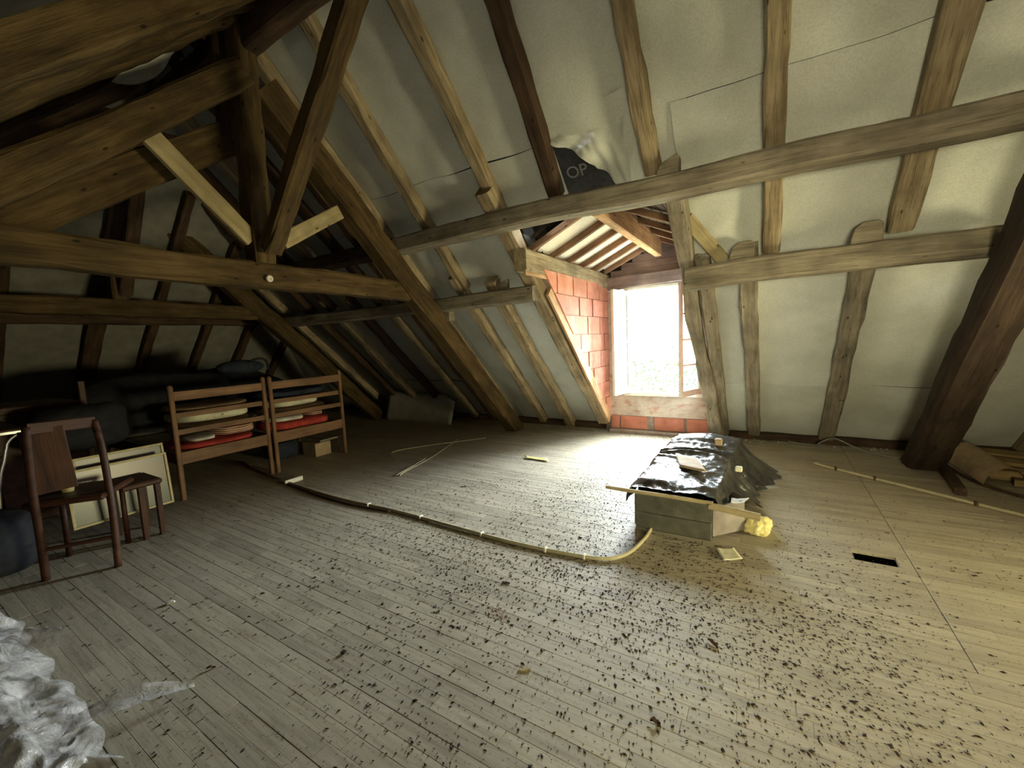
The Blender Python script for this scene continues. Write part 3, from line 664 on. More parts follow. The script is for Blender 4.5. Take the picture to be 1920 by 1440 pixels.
# near slope rafters (dark)
for i, x in enumerate((-7.2, -6.0, -5.4, -4.8, -4.2, -3.75)):
    a, b = near(x, -2.1, .05), near(x, 1.8, .05)
    thing_beam('rafter', ORD[5-i]+' dark rafter of the opposite slope, counted from front truss', 'rafter', 'rafters of the opposite slope', a, b, .10, .10, M_DARKW, up=(0, -S, 1), wob=.01)
for i, x in enumerate((-3.27, -3.04, -2.82)):
    a, b = near(x, -1.6, .03), near(x, 1.80, .03)
    thing_beam('rafter', ('heavy rafter above the truss, crossing the top left corner', 'second heavy rafter lying against it in the top left corner', 'topmost heavy rafter cut off by the top left corner')[i], 'rafter', 'rafters of the opposite slope', a, b, .16, .20, M_HONEY, up=(0, -S, 1), wob=.02, seed=60+i)
# hip end: purlin along Y and its rafters
thing_beam('purlin', 'dark purlin across the hipped left end', 'beam', G_P, (-7.14, -1.2, 1.87), (-7.14, 3.9, 1.86), .14, .13, M_DARKW)
G_H = 'rafters of the hipped left end'
for i, y in enumerate((.35, 1.03, 1.82, 2.40, 3.06, 3.68, 4.4)):
    tag(beam('rafter', hip(y-.03, .02, .04), hip(y, 3.2, .04), .10 if i != 2 else .17, .09, M_DARKW, up=(-1, 0, S), wob=.01, seed=70+i),
        ('dark hip rafter at the far left edge', 'dark hip rafter left of the wide post', 'widest dark hip rafter, third from the left', 'dark hip rafter above the left bed', 'dark hip rafter over the middle of the bedding', 'short dark hip rafter behind the bag', 'hip rafter in the far corner')[i], 'rafter', G_H)

# wooden blocks wedged on the purlins; the rounded ones stand in for shadows
G_B = 'wedge blocks on the purlins'
def wedge(x, y, z, wd, ht, dp, label, rnd):
    bm = bmesh.new(); prof = [(-wd/2, 0), (wd/2, 0), (wd/2, ht*.85)]+([(wd*.35, ht), (-wd*.1, ht*.98), (-wd*.38, ht*.75)] if rnd else [(wd*.46, ht), (-wd*.3, ht*.66)])+[(-wd/2, ht*.25)]
    A = [bm.verts.new((a, -dp/2, b)) for a, b in prof]; B = [bm.verts.new((a, dp/2, b)) for a, b in prof]; bm.faces.new(A); bm.faces.new(B[::-1])
    for i in range(len(prof)): j = (i+1) % len(prof); bm.faces.new((A[j], A[i], B[i], B[j]))
    bmesh.ops.bevel(bm, geom=bm.edges[:], offset=.005, segments=1, affect='EDGES'); bmesh.ops.recalc_face_normals(bm, faces=bm.faces[:])
    tag(from_bm('wedge_block', bm, M_GREY, Matrix.Translation((x, y, z))), label, 'block', G_B)
wedge(-.62, 3.23, 2.45, .15, .13, .10, 'pointed grey block on the long purlin above dormer', 0)
wedge(-.19, 3.80, 1.885, .17, .145, .09, 'rounded grey block standing for a shadow on lower purlin nearest the window', 1)
wedge(.555, 3.80, 1.895, .17, .15, .09, 'rounded dark block standing for a shadow on lower purlin near the right truss', 1)
wedge(-2.42, 3.83, 1.885, .12, .12, .06, 'small dark block on short purlin left of dormer', 0)
# blocks on truss under the short purlin
wedge(-3.25, 3.86, 1.62, .16, .13, .10, 'chunky offcut wedged under purlin against the truss', 0)

# dormer timbers
DT = 'dormer roof timbers'
thing_beam('dormer_plate', 'thick nail-marked dormer plate above the brick cheek', 'beam', DT, (-1.99, 3.46, 2.10), (-1.98, 5.80, 2.10), .13, .21, M_RAFT, seed=80, wob=.005)
thing_beam('batten', 'thin pale batten under the dormer plate', 'batten', None, (-1.945, 3.46, 1.975), (-1.93, 5.72, 1.985), .02, .035, M_ORANGE, wob=.002)
thing_beam('ridge_beam', 'orange-lit squared ridge beam of the dormer roof', 'beam', 'ridge beams', (-1.23, 3.43, 2.455), (-1.23, 5.70, 2.445), .085, .21, M_ORANGE, wob=.003)
for i, y in enumerate((3.62, 4.09, 4.51, 4.91, 5.30, 5.66)):
    thing_beam('dormer_rafter', ('dormer rafter nearest the long purlin', 'second small dormer rafter counted from the room', 'third small dormer rafter counted from the room', 'fourth small dormer rafter counted from the room', 'fifth small dormer rafter counted from the room', 'dormer rafter against the window gable')[i], 'rafter', 'small rafters on the left slope of the dormer',
               dl(-2.0, y, .03), dl(-1.25, y, .03), .05, .06, M_DORM, wob=.002)
for i, y in enumerate((4.05, 4.6, 5.15, 5.66)):
    thing_beam('dormer_rafter', ORD[i]+' dormer rafter on the shaded right slope, from the room', 'rafter', 'small rafters on the right slope of the dormer', drr(-.50, y, .035), drr(-1.2, y, .03), .05, .06, M_DORM, wob=.002)
thing_beam('valley_board', 'pale sloping board right of the crooked rafter above purlin', 'board', None, rp(-.56, 3.56, .02), rp(-.33, 3.89, .03), .10, .03, M_PALE, up=NRM, wob=.002)

# ------------------------------------------------------------------ trusses
def truss(X, label, mat, full=True, near_side=True, right=False):
    t = empty('roof_truss', (X, YR, 0), label, 'truss', 'roof trusses')
    up = (0, S, 1)
    beam('principal_rafter', (X, 5.42 if not right else 5.30, -.02), (X, 1.93, 3.34), .19 if not right else .24, .225, mat, t, up=up, wob=.014, seed=int(100+X*10), bend=.0)
    beam('collar_beam', (X-.02, 3.30, 1.925), (X-.02, .34, 1.955), .15, .19, mat, t, wob=.01, seed=int(110+X*10))
    beam('king_post', (X, YR-.035, 2.02), (X, YR-.03, 3.74), .15, .17, mat, t, up=(1, 0, 0), wob=.012, seed=int(120+X*10))
    if near_side: beam('principal_rafter', (X, -1.72, .305), (X, 1.80, 3.36), .17, .19, mat, t, up=(0, -S, 1), wob=.014, seed=int(130+X*10))
    return t
t1 = truss(-3.31, 'honey-brown king post truss in the left foreground', M_HONEY)
o = beam('strut', (-3.31+.02, 1.74, 2.19), (-3.31+.04, 1.15, 2.74), .045, .125, M_PALE, t1, up=(0, 1, 1), wob=.003); o['label'] = 'pale sawn board strut on the left side'
o = beam('strut', (-3.31+.07, 1.93, 2.20), (-3.31+.07, 2.48, 2.55), .045, .115, M_PALE, t1, up=(0, -1, 1), wob=.003); o['label'] = 'short pale board strut on the window side'
o = beam('ridge_brace', (-3.19, YR-.03, 2.12), (-1.86, YR-.03, 3.60), .13, .135, M_HONEY, t1, up=(-1, 0, 1), wob=.012, seed=9); o['label'] = 'brace rising to the ridge beam'
beam('under_rafter', (-3.50, .45, 2.02), (-3.50, 1.84, 3.04), .10, .22, M_HONEY, t1, up=(0, -.7, 1), wob=.01)
beam('back_post', (-3.46, 1.72, 2.95), (-3.46, 1.72, 3.74), .09, .09, M_DARKW, t1, up=(1, 0, 0), wob=.004)
lathe('cable_insulator', [(.001, 0), (.022, 0), (.026, .006), (.026, .016), (.02, .022), (.008, .022), (.007, .016), (.001, .016)], M_BUTTON, (-3.235, 1.80, 1.905), t1, 18, Matrix.Rotation(PI/2, 4, 'Y'))['label'] = 'round white ceramic insulator'
t2 = truss(-6.35, 'dark second truss further back on the left', M_HONEY)
beam('ridge_brace', (-6.3, YR, 2.1), (-5.2, YR, 3.6), .12, .12, M_DARKW, t2, up=(-1, 0, 1))
t3 = truss(1.23, 'dark right-hand truss whose leg meets the floor at the right edge', M_SHADEWOOD, right=True)
beam('foot_cleat', (1.37, 5.22, .03), (1.28, 4.44, .03), .07, .06, M_DARKW, t3, wob=.006)

# ------------------------------------------------------------------ crate under the black tarp
cr_ = empty('wooden_crate', (-.54, 2.85, 0), 'dusty grey-green open crate with front boards under the black tarp', 'crate')
beam('front_board', (-.79, 2.855, .185), (-.30, 2.855, .185), .018, .13, M_CRATE, cr_, wob=.004)
beam('front_board', (-.785, 2.852, .063), (-.305, 2.852, .058), .018, .112, M_CRATE, cr_, wob=.006)
beam('side_board', (-.30, 2.87, .125), (-.13, 3.06, .125), .018, .20, M_CRATE2, cr_, wob=.003)['label'] = 'smooth grey-violet side board'
beam('side_board', (-.79, 2.87, .12), (-.82, 4.3, .12), .018, .22, M_CRATE, cr_, wob=.004)
beam('side_board', (-.30, 2.88, .12), (-.22, 4.3, .12), .018, .22, M_CRATE, cr_, wob=.004)
beam('back_board', (-.82, 4.3, .12), (-.22, 4.3, .12), .018, .22, M_CRATE, cr_, wob=.004)
beam('corner_post', (-.315, 2.873, 0), (-.315, 2.873, .25), .03, .03, M_CRATE, cr_, up=(1, 0, 0), wob=.002)
def sstep(a, b, t): t = min(1, max(0, (t-a)/(b-a))); return t*t*(3-2*t)
def tarp(u, v):
    y = 2.865+1.72*v; hw = .265+.02*v; xc = -.545+.04*v; k = sstep(.22, .40, v)
    reach = .05+(.20+.07*math.sin(v*9))*k; foot = .19*(1-k)+.012
    if u < .16:
        q = u/.16; x = xc-hw-(.05+.10*sstep(.25, .5, v)*(.5+.5*math.sin(v*23)))*(1-q); z = .05+.25*q**.6+.12*(1-q)*(v < .2)
    elif u < .66: q = (u-.16)/.50; x = xc-hw+2*hw*q; z = .30
    else: q = (u-.66)/.34; x = xc+hw+reach*q**1.3; z = foot+(.30-foot)*(1-q**.75)
    top = sstep(.05, .2, u)*(1-sstep(.6, .9, u)); side = 1-top; z -= top*.028*(1-sstep(0, .07, v))
    # a taut front, a bunched middle, flatter far part
    z += top*(.012*noise.noise((u*6, v*7, 2))+.02*math.sin(PI*min(1, (u-.16)/.5)) if u > .16 else 0)
    m_ = math.exp(-((v-.50)/.12)**2); ph = v*70+5*noise.noise((u*2.5, v*5, 1))+u*9
    z += m_*(top*.6+.25)*.032*(1-abs(math.sin(ph)))**1.0+m_*top*.03
    m2 = math.exp(-((v-.78)/.10)**2); z += m2*top*.035*(1-abs(math.sin(v*38+u*3)))
    z += top*.020*(1-sstep(.3, .36, v))*(1-abs(noise.noise((u*5+v*3, v*11, 8)))*3)*.5
    z += .007*noise.noise((u*26, v*34+u*8, 4))*top
    x += side*(.022*math.sin(v*60+3*noise.noise((v*6, u*2, 0)))*(.3+.7*k))+.006*noise.noise((u*9, v*24, 6))
    return (x, y+.015*noise.noise((u*6, v*5, 9)), max(z, .006))
tp_ = tag(grid('plastic_tarp', 110, 200, tarp, M_TARP), 'crumpled shiny black plastic sheet draped over the crate', 'tarp')
tag(beam('lath', (-.99, 2.825, .272), (-.29, 2.825, .262), .022, .022, M_PALE, wob=.004), 'pale splintered lath lying across the front of the crate', 'lath')
tag(beam('lath', (-.315, 2.83, .245), (-.03, 2.825, .222), .02, .042, M_PALE, wob=.004), 'short yellowish lath end sticking out at crate right corner', 'lath')
def flat(name, pts, z, mat, label, cat, th=.004, curl=.01, tilt=None):
    cx = sum(p[0] for p in pts)/4; cy = sum(p[1] for p in pts)/4
    def fn(u, v):
        p = Vector(pts[0]).lerp(Vector(pts[1]), u).lerp(Vector(pts[3]).lerp(Vector(pts[2]), u), v)
        return (p.x, p.y, z+curl*((u-.5)**2+(v-.5)**2)*2+(tilt or 0)*v+.003*noise.noise((u*4, v*4, z)))
    return tag(grid(name, 8, 8, fn, mat, thick=th), label, cat)
flat('cardboard_piece', [(-.65, 3.58), (-.48, 3.50), (-.37, 3.19), (-.56, 3.25)], .35, M_CARD, 'flat beige cardboard piece lying on top of the tarp', 'cardboard', .012, .005)
tag(box('sponge_block', -.405, -.345, 4.06, 4.12, .33, .39, M_CARD, bev=.008), 'small tan block on the far part of the tarp', 'block')
tag(box('sponge_block', -.215, -.165, 3.60, 3.66, .25, .285, M_PAPER, bev=.006, M=None), 'small pale green block on right flank of the tarp', 'block')
flat('paper_sheet', [(-.27, 2.76), (-.17, 2.80), (-.115, 2.68), (-.21, 2.61)], .006, M_PAPER, 'cream sheet of paper on the floor in front of crate', 'paper', .001, .004)
flat('paper_scrap', [(-.20, 3.05), (-.10, 3.10), (-.13, 3.0), (-.2, 2.96)], .225, M_WHITE, 'white paper scrap on the crate corner behind lath', 'paper', .001, .01)
flat('paper_scrap', [(-2.42, 4.10), (-2.12, 4.10), (-2.05, 4.02), (-2.35, 4.03)], .008, M_YELLOW, 'torn yellow paper strip on the bright floor', 'paper', .001, .012)
def sack(u, v):
    th = 2*PI*u; ph = PI*(v-.5); r = 1+.16*(1-abs(noise.noise((math.cos(th)*4, math.sin(th)*4, v*6)))*3)+.28*noise.noise((math.cos(th)*1.9, math.sin(th)*1.9, v*3))
    return (-.055+.085*r*math.cos(ph)*math.cos(th), 3.12+.10*r*math.cos(ph)*math.sin(th), max(.003, .045+.055*math.sin(ph)*r))
tag(grid('paper_sack', 44, 26, sack, M_YELLOW), 'crumpled pale yellow paper sack beside the crate', 'sack')

# ------------------------------------------------------------------ cables
cb = tag(tube('cable_conduit', [(-4.24, 2.315, .013), (-3.34, 2.255, .013), (-2.6, 2.275, .013), (-1.96, 2.255, .013), (-1.45, 2.24, .013), (-1.07, 2.265, .013), (-.84, 2.31, .013), (-.73, 2.43, .013), (-.685, 2.66, .013), (-.68, 2.83, .013)], .0125, M_CABLE),
         'long cream conduit snaking from the bed to crate', 'cable')
for x, y in ((-2.9, 2.265), (-2.3, 2.27), (-1.7, 2.247), (-1.2, 2.253), (-.95, 2.285)): box('cable_clip', x-.009, x+.009, y-.02, y+.02, 0, .03, M_SOCKET, cb)
tag(tube('cable_conduit', [(-4.2, 2.29, .01), (-3.5, 2.22, .01), (-3.0, 2.215, .01), (-2.62, 2.25, .01)], .009, M_DARKW), 'short dark cable running alongside the long conduit', 'cable')
tag(tube('cable_conduit', [(-5.6, 2.55, .01), (-5.0, 2.42, .01), (-4.34, 2.34, .01)], .009, M_GREY), 'dull cable behind the socket strip under the bed', 'cable')
so = empty('socket_strip', (-4.25, 2.33, 0), 'white plastic socket strip on the floor in front of the beds', 'socket')
box('housing', -4.32, -4.18, 2.28, 2.44, .0, .03, M_GREY, so); box('cover', -4.19, -4.165, 2.27, 2.46, .0, .045, M_SOCKET, so)
cr2 = tag(tube('cable_conduit', [(.42, 4.97, .012), (.45, 4.90, .012), (.98, 4.49, .012), (1.49, 4.10, .012), (2.3, 3.5, .012), (3.3, 2.75, .012)], .0125, M_CABLE), 'straight cream conduit crossing the floor on the right', 'cable')
for x, y in ((.55, 4.82), (.80, 4.63), (1.30, 4.24)): box('cable_clip', x-.01, x+.01, y-.02, y+.02, 0, .03, M_DARKW, cr2)
tag(tube('cable', [(.20, 5.80, .02), (.45, 5.72, .01), (.50, 5.70, .05), (.62, 5.66, .12), (.78, 5.60, .06), (.95, 5.52, .012), (1.2, 5.42, .012)], .009, M_CHROME), 'thin white cable arching along foot of the right slope', 'cable')
tag(tube('cable', [(-3.27, 2.97, .01), (-3.32, 3.12, .01), (-3.42, 3.6, .01), (-3.62, 4.2, .01), (-3.72, 4.5, .01)], .007, M_CABLE), 'thin pale cable curving straight back on the left floor', 'cable')
tag(tube('cable', [(-3.30, 2.95, .014), (-3.36, 3.2, .014), (-3.45, 3.55, .014)], .007, M_CABLE), 'short looped cable end beside the pale cable', 'cable')
tag(tube('cable', [(-3.72, 3.36, .02), (-3.9, 3.45, .02), (-4.05, 3.62, .02), (-3.9, 3.95, .02), (-3.6, 4.35, .02), (-3.36, 4.66, .02)], .007, M_CABLE), 'thin cable making a wide loop on the left floor', 'cable')
tag(tube('cable', [(1.42, 5.3, .012), (1.45, 4.95, .012), (1.52, 4.72, .012), (1.70, 4.50, .012), (2.1, 4.28, .012)], .012, M_DARKW), 'dark cable curving around the stored planks', 'cable')

# ------------------------------------------------------------------ stored things at the right edge
G_S = 'planks stored on the floor at the right'
for i, (x0, y0, x1, y1, z, wd) in enumerate(((1.72, 5.75, 3.2, 5.35, .05, .22), (1.66, 5.40, 3.2, 5.0, .05, .20), (1.62, 5.08, 3.2, 4.72, .05, .16), (1.70, 4.88, 3.2, 4.5, .03, .10))):
    tag(beam('stored_plank', (x0, y0, z), (x1, y1, z), wd, .05+.03*(i < 3), M_BOARDS, wob=.006, seed=200+i), ('backmost yellowish plank stored by right truss', 'second yellowish plank from the back, right of truss', 'third yellowish plank from the back, right of truss', 'narrow frontmost yellowish plank, right of truss')[i], 'plank', G_S)
tag(grid('cardboard_roll', 20, 16, lambda u, v: (1.46+.30*u+.03*v, 5.50-.75*v+.15*u, .02+.17*math.sin(PI*u)**.6*(1-.25*v)), M_CARD), 'bulging brown cardboard lying against the stored planks', 'cardboard')
tag(box('box', 2.05, 2.6, 5.35, 5.6, .11, .30, M_BROWN), 'red-brown box on the stored planks at right edge', 'box')

# ------------------------------------------------------------------ left: beds with bedding
def bed(y0, y1, label):
    X = -4.70; t = empty('bed_frame', (X, y0, 0), label, 'bed', 'wooden bed ends side by side')
    for y in (y0, y1):
        bp_ = beam('bed_post', (X, y, 0), (X, y, 1.06), .042, .042, M_BEDW, t, up=(1, 0, 0), wob=.001, ch=.2)
        lathe('finial', [(.001, 0), (.022, 0), (.026, .012), (.018, .03), (.001, .036)], M_BEDW, (X, y, 1.055), bp_, 12)
        beam('bed_post', (X-1.85, y, 0), (X-1.85, y, 1.02), .042, .042, M_BEDW, t, up=(1, 0, 0), wob=.001)
    for z, h, x in ((.985, .085, X), (.80, .05, X-.02), (.645, .05, X), (.395, .115, X)): beam('rail', (x, y0+.02, z), (x, y1-.02, z), .024, h, M_BEDW, t, wob=.003)
    for y in (y0+.02, y1-.02): beam('side_rail', (X, y, .38), (X-1.85, y, .38), .022, .10, M_BEDW, t, wob=.002)
    beam('rail', (X-1.85, y0, .8), (X-1.85, y1, .8), .022, .3, M_BEDW, t, wob=.002)
    return t
bed(1.60, 2.43, 'left one of two wooden slatted bed ends'); bed(2.50, 3.38, 'right one of two wooden slatted bed ends, nearest the truss leg')
def pad(name, x0, x1, y0, y1, z0, z1, mat, label, cat, grp=None, wr=.02, seed=0):
    def fn(u, v):
        th = 2*PI*v; c, s = math.cos(th), math.sin(th); e = .45
        X = x0+(x1-x0)*u; q = min(1, math.sin(PI*min(max(u, .0), 1))**.25) if 0 < u < 1 else 0.02
        yy = (y0+y1)/2+(y1-y0)/2*math.copysign(abs(c)**e, c)*q; zz = (z0+z1)/2+(z1-z0)/2*math.copysign(abs(s)**e, s)*q
        d = noise.noise((X*3+seed, yy*4, zz*6))+.5*noise.noise((X*9+seed, yy*11, zz*9)); return (X, yy+wr*.4*d, max(z0, zz+wr*d*(1 if s > 0 else .3)))
    return tag(grid(name, 26, 40, fn, mat), label, cat, grp)
GB = 'bedding piled on the two beds'
pad('mattress', -5.42, -4.74, 1.64, 2.40, .42, .50, M_RED, 'red blanket at the bottom of left bed', 'blanket', GB, .012, 1)
pad('mattress', -5.42, -4.74, 2.54, 3.34, .42, .54, M_RED, 'red quilt at the bottom of right bed', 'blanket', GB, .015, 2)
pad('folded_sheet', -5.4, -4.76, 1.74, 2.0, .50, .555, M_WHITE, 'folded white sheet on the red blanket, left bed', 'sheet', GB, .01, 3)
pad('folded_sheet', -5.4, -4.76, 2.56, 2.98, .53, .595, M_WHITE, 'folded white checked sheet on red quilt, right bed', 'sheet', GB, .01, 4)
pad('striped_blanket', -5.5, -4.75, 1.98, 2.40, .50, .61, M_STRIPE, 'striped red and cream blanket on the left bed', 'blanket', GB, .015, 5)
pad('striped_blanket', -5.5, -4.76, 3.0, 3.2, .54, .62, M_STRIPE, 'small striped cloth on the right bed', 'blanket', GB, .01, 6)
pad('brown_blanket', -5.42, -4.78, 1.66, 2.40, .61, .68, M_TAN, 'brown blanket in the middle of left bed', 'blanket', GB, .012, 7)
pad('brown_blanket', -5.42, -4.78, 2.54, 3.34, .61, .69, M_TAN, 'brown blanket in the middle of right bed', 'blanket', GB, .012, 8)
pad('cream_quilt', -5.42, -4.76, 1.68, 2.38, .68, .80, M_CREAM, 'cream folded quilt visible between slats of the left bed', 'quilt', GB, .015, 9)
pad('cream_quilt', -5.42, -4.76, 2.58, 3.20, .69, .81, M_CREAM, 'pale green-cream pillow case pile on the right bed', 'quilt', GB, .02, 10)
pad('brown_blanket', -5.42, -4.80, 1.66, 2.40, .80, .86, M_TAN, 'thin brown cover above the cream quilt, left bed', 'blanket', GB, .01, 11)
pad('blue_cover', -5.42, -4.80, 2.54, 3.34, .81, .90, M_BLUEC, 'dark blue cover on top of the right bed', 'blanket', GB, .02, 12)
def heap(u, v):
    x = -6.65+1.2*u; y = .95+2.45*v; e = min(1, math.sin(PI*u)**.4*1.1)*min(1, math.sin(PI*v)**.35*1.15)
    return (x, y, .60+.56*e+.05*noise.noise((x*2.5, y*2.5, 0))+.02*noise.noise((x*8, y*8, 3)))
tag(grid('bedding_heap', 30, 40, heap, M_BLACKC), 'heap of black covers behind and above the beds', 'bedding')
bag = empty('travel_bag', (-5.5, 2.5, 1.15), 'soft black travel bag with a loop handle on the heap', 'bag')
grid('body', 24, 16, lambda u, v: (-5.45+.16*math.cos(2*PI*v)*math.sin(PI*u)**.4, 2.32+.52*u, 1.19+.085*math.sin(2*PI*v)*math.sin(PI*u)**.4), M_BLUEC, bag)
tube('handle', [(-5.36, 2.62, 1.22), (-5.30, 2.66, 1.27), (-5.28, 2.75, 1.28), (-5.30, 2.82, 1.23), (-5.36, 2.86, 1.14)], .014, M_BLACKC, bag)
tag(beam('tall_post', (-5.6, 1.22, 0), (-5.6, 1.22, 1.16), .05, .05, M_BROWN, up=(1, 0, 0), wob=.001), 'thin brown post standing left of the black heap', 'post')
tag(box('cardboard_box', -5.15, -4.88, 3.08, 3.30, 0, .17, M_CARD), 'small brown cardboard box on floor below right bed', 'box')
st = empty('low_stool', (-5.1, 3.35, 0), 'low grey stool half hidden below the right bed', 'stool')
box('seat', -5.35, -4.82, 3.12, 3.42, .19, .215, M_GREY, st)
for x, y in ((-4.85, 3.39), (-5.32, 3.39), (-5.32, 3.15)): box('leg', x-.012, x+.012, y-.012, y+.012, 0, .19, M_GREY, st)
tag(box('suitcase', -5.55, -5.2, 2.75, 3.06, 0, .20, M_BLUEC, bev=.03), 'dark blue case on the floor under right bed', 'suitcase')
# far panel under the slope
def pan(u, v):
    y = 5.30+.10*math.sin(PI*u)*.4; x = -6.11+1.58*u
    top = .52-.05*u-.10*max(0, u-.85)/.15; return (x, y+.16*v, .0+top*v)
tag(grid('loose_panel', 20, 8, pan, M_GREYPANEL, thick=.02), 'beige-grey panel leaning under the slope between truss legs', 'panel')

# chair
ch = empty('wooden_chair', (-3.9, .72, 0), 'dark wooden chair with tall back and rush seat at the left edge', 'chair')
def bent(name, pts, wd, mat, parent): return tube(name, pts, wd, mat, parent, nseg=6)
bent('leg', [(-3.83, .55, 0), (-3.80, .55, .3), (-3.76, .545, .6), (-3.72, .555, .98)], .022, M_BROWN, ch)
bent('leg', [(-3.62, .835, 0), (-3.64, .85, .3), (-3.68, .86, .55), (-3.73, .865, .80), (-3.78, .86, .96)], .022, M_BROWN, ch)
bent('leg', [(-4.15, .72, 0), (-4.12, .72, .46)], .018, M_BROWN, ch)
bent('leg', [(-4.02, 1.0, 0), (-4.0, 1.0, .46)], .018, M_BROWN, ch)
beam('top_rail', (-3.72, .555, .965), (-3.78, .86, .95), .03, .07, M_BROWN, ch, wob=.004)
beam('splat', (-3.745, .615, .955), (-3.75, .64, .56), .018, .19, M_BROWN, ch, up=(.2, 1, 0), wob=.002)
Mc = Matrix.Translation((-3.9, .78, .48)) @ Matrix.Rotation(math.radians(52), 4, 'Z')
box('seat', -.20, .20, -.20, .20, -.02, .02, M_BROWN, ch, .012, Mc)
beam('stretcher', (-3.81, .55, .2), (-3.63, .84, .2), .02, .02, M_BROWN, ch, wob=.001)
# stool next to it
sto = empty('side_stool', (-4.05, 1.1, 0), 'small red-brown stool beside the picture frame', 'stool')
box('seat', -4.28, -3.93, .98, 1.22, .40, .44, M_BROWN, sto, .01)
for x, y in ((-3.96, 1.09), (-4.25, 1.01), (-4.25, 1.19), (-3.96, 1.19)): beam('leg', (x, y, 0), (x, y, .40), .035, .035, M_BROWN, sto, up=(1, 0, 0), wob=.001)
# pictures
def picture(x, y0, y1, z0, z1, lean, label):
    t = empty('framed_picture', (x, y0, z0), label, 'picture', 'framed pictures leaning by the bed')
    M = Matrix.Translation((x, 0, z0)) @ Matrix.Rotation(-lean, 4, 'Y'); h = z1-z0; f = .018
    for a in ((y0, y1, 0, f), (y0, y1, h-f, h), (y0, y0+f, f, h-f), (y1-f, y1, f, h-f)): box('frame_bar', -.01, .014, a[0], a[1], a[2], a[3], M_GOLD, t, .003, M)
    box('print', -.008, .002, y0+f, y1-f, f, h-f, M_PIC, t, 0, M)
picture(-4.28, .78, 1.385, .13, .56, .10, 'gold-framed faded landscape picture leaning beside bed leg')
picture(-4.42, .86, 1.42, .13, .62, .12, 'second thin-framed picture leaning behind the gold-framed one')
# table with tubular frame and cabinet
tb = empty('kitchen_table', (-4.6, .3, 0), 'old table with chromed tube legs at the far left edge', 'table')
box('tabletop', -5.2, -4.45, -.3, .66, .875, .905, M_BROWN, tb, .006); box('edge_trim', -4.452, -4.438, -.3, .66, .872, .892, M_CHROME, tb, .002)
tube('leg', [(-4.6, .66, .86), (-4.6, .64, .85), (-4.6, .59, .80), (-4.6, .56, .68), (-4.6, .52, .5), (-4.6, .48, 0)], .012, M_CHROME, tb)
tube('leg', [(-5.1, .60, .86), (-5.1, .52, .5), (-5.1, .48, 0)], .012, M_CHROME, tb)
cab = empty('low_cabinet', (-5.4, .6, 0), 'dark reddish cabinet behind the table on the far left', 'cabinet')
box('body', -6.1, -5.35, .05, 1.15, 0, 1.0, M_BROWN, cab, .01)
for i in range(2):
    d_ = box('door', -5.35, -5.33, .07+.54*i, .59+.54*i, .08, .94, M_BROWN, cab, .006)
    lathe('knob', [(.001, 0), (.008, 0), (.014, .015), (.001, .022)], M_CHROME, (-5.33, .55+.10*i, .6), d_, 10, Matrix.Rotation(PI/2, 4, 'Y'))
pad('dark_bundle', -5.30, -4.75, .75, 1.35, .60, .98, M_BLACKC, 'black cloth bundle between cabinet and bed', 'bundle', None, .04, 21)
tag(lathe('small_pot', [(.001, 0), (.03, 0), (.04, .06), (.036, .065), (.028, .01), (.001, .01)], M_GOLD, (-3.93, .72, .50)), 'small yellowish pot standing on the chair seat', 'pot')
pad('cloth_pile', -4.45, -4.0, .20, .60, 0, .42, M_BLACKC, 'cloth pile under the table edge, blackened in place of shade', 'cloth', None, .03, 22)  # colour turned black to stand for the dark under the table

# ------------------------------------------------------------------ clear plastic in the foreground
def clear(u, v):
    x = -3.35+1.50*u
    edge = .37+.05*noise.noise((u*3, 0, 1))+.035*noise.noise((u*11, 0, 5)); y = -.30+(edge+.30)*v
    k = (1-u)**.7; ridge = math.sin(PI*min(1, v*1.04))**.6
    rg = lambda a, b, c: 1-abs(noise.noise((a, b, c)))*2.4
    z = .02+.17*k*ridge+.06*rg(x*3.0+y, y*5.5, 0)+.035*rg(x*7+3, y*8-x*3, 2)+.018*rg(x*17, y*19+x*5, 7)
    z *= (1-v**9)*.98
    return (x+.03*noise.noise((u*9, v*9, 3)), y+.03*noise.noise((u*9, v*9, 8))*(v > .1), max(.004, z))
cp = empty('plastic_sheeting', (-2.4, .2, 0), 'crumpled milky plastic sheeting in the bottom left corner', 'plastic sheet')
grid('crumpled_sheet', 150, 90, clear, M_CLEAR, cp)
def ribbon(u, v):
    x = -2.16+.20*u; y = .24+.38*u; wv = .05*math.sin(PI*(.15+.85*u))+.012
    return (x+wv*(v-.5)*1.6, y-wv*(v-.5)*1.3, .02+.045*math.sin(PI*u)+.02*abs(v-.5)+.006*noise.noise((u*9, v*3, 0)))
grid('loose_tongue', 26, 8, ribbon, M_CLEAR, cp)
def flapp(u, v): return (-2.92+.16*u-.05*v, .30+.10*u+.06*v, .02+.10*math.sin(PI*(v*.8+.1))+.02*noise.noise((u*5, v*5, 4)))
grid('loose_tongue', 12, 10, flapp, M_CLEAR, cp)

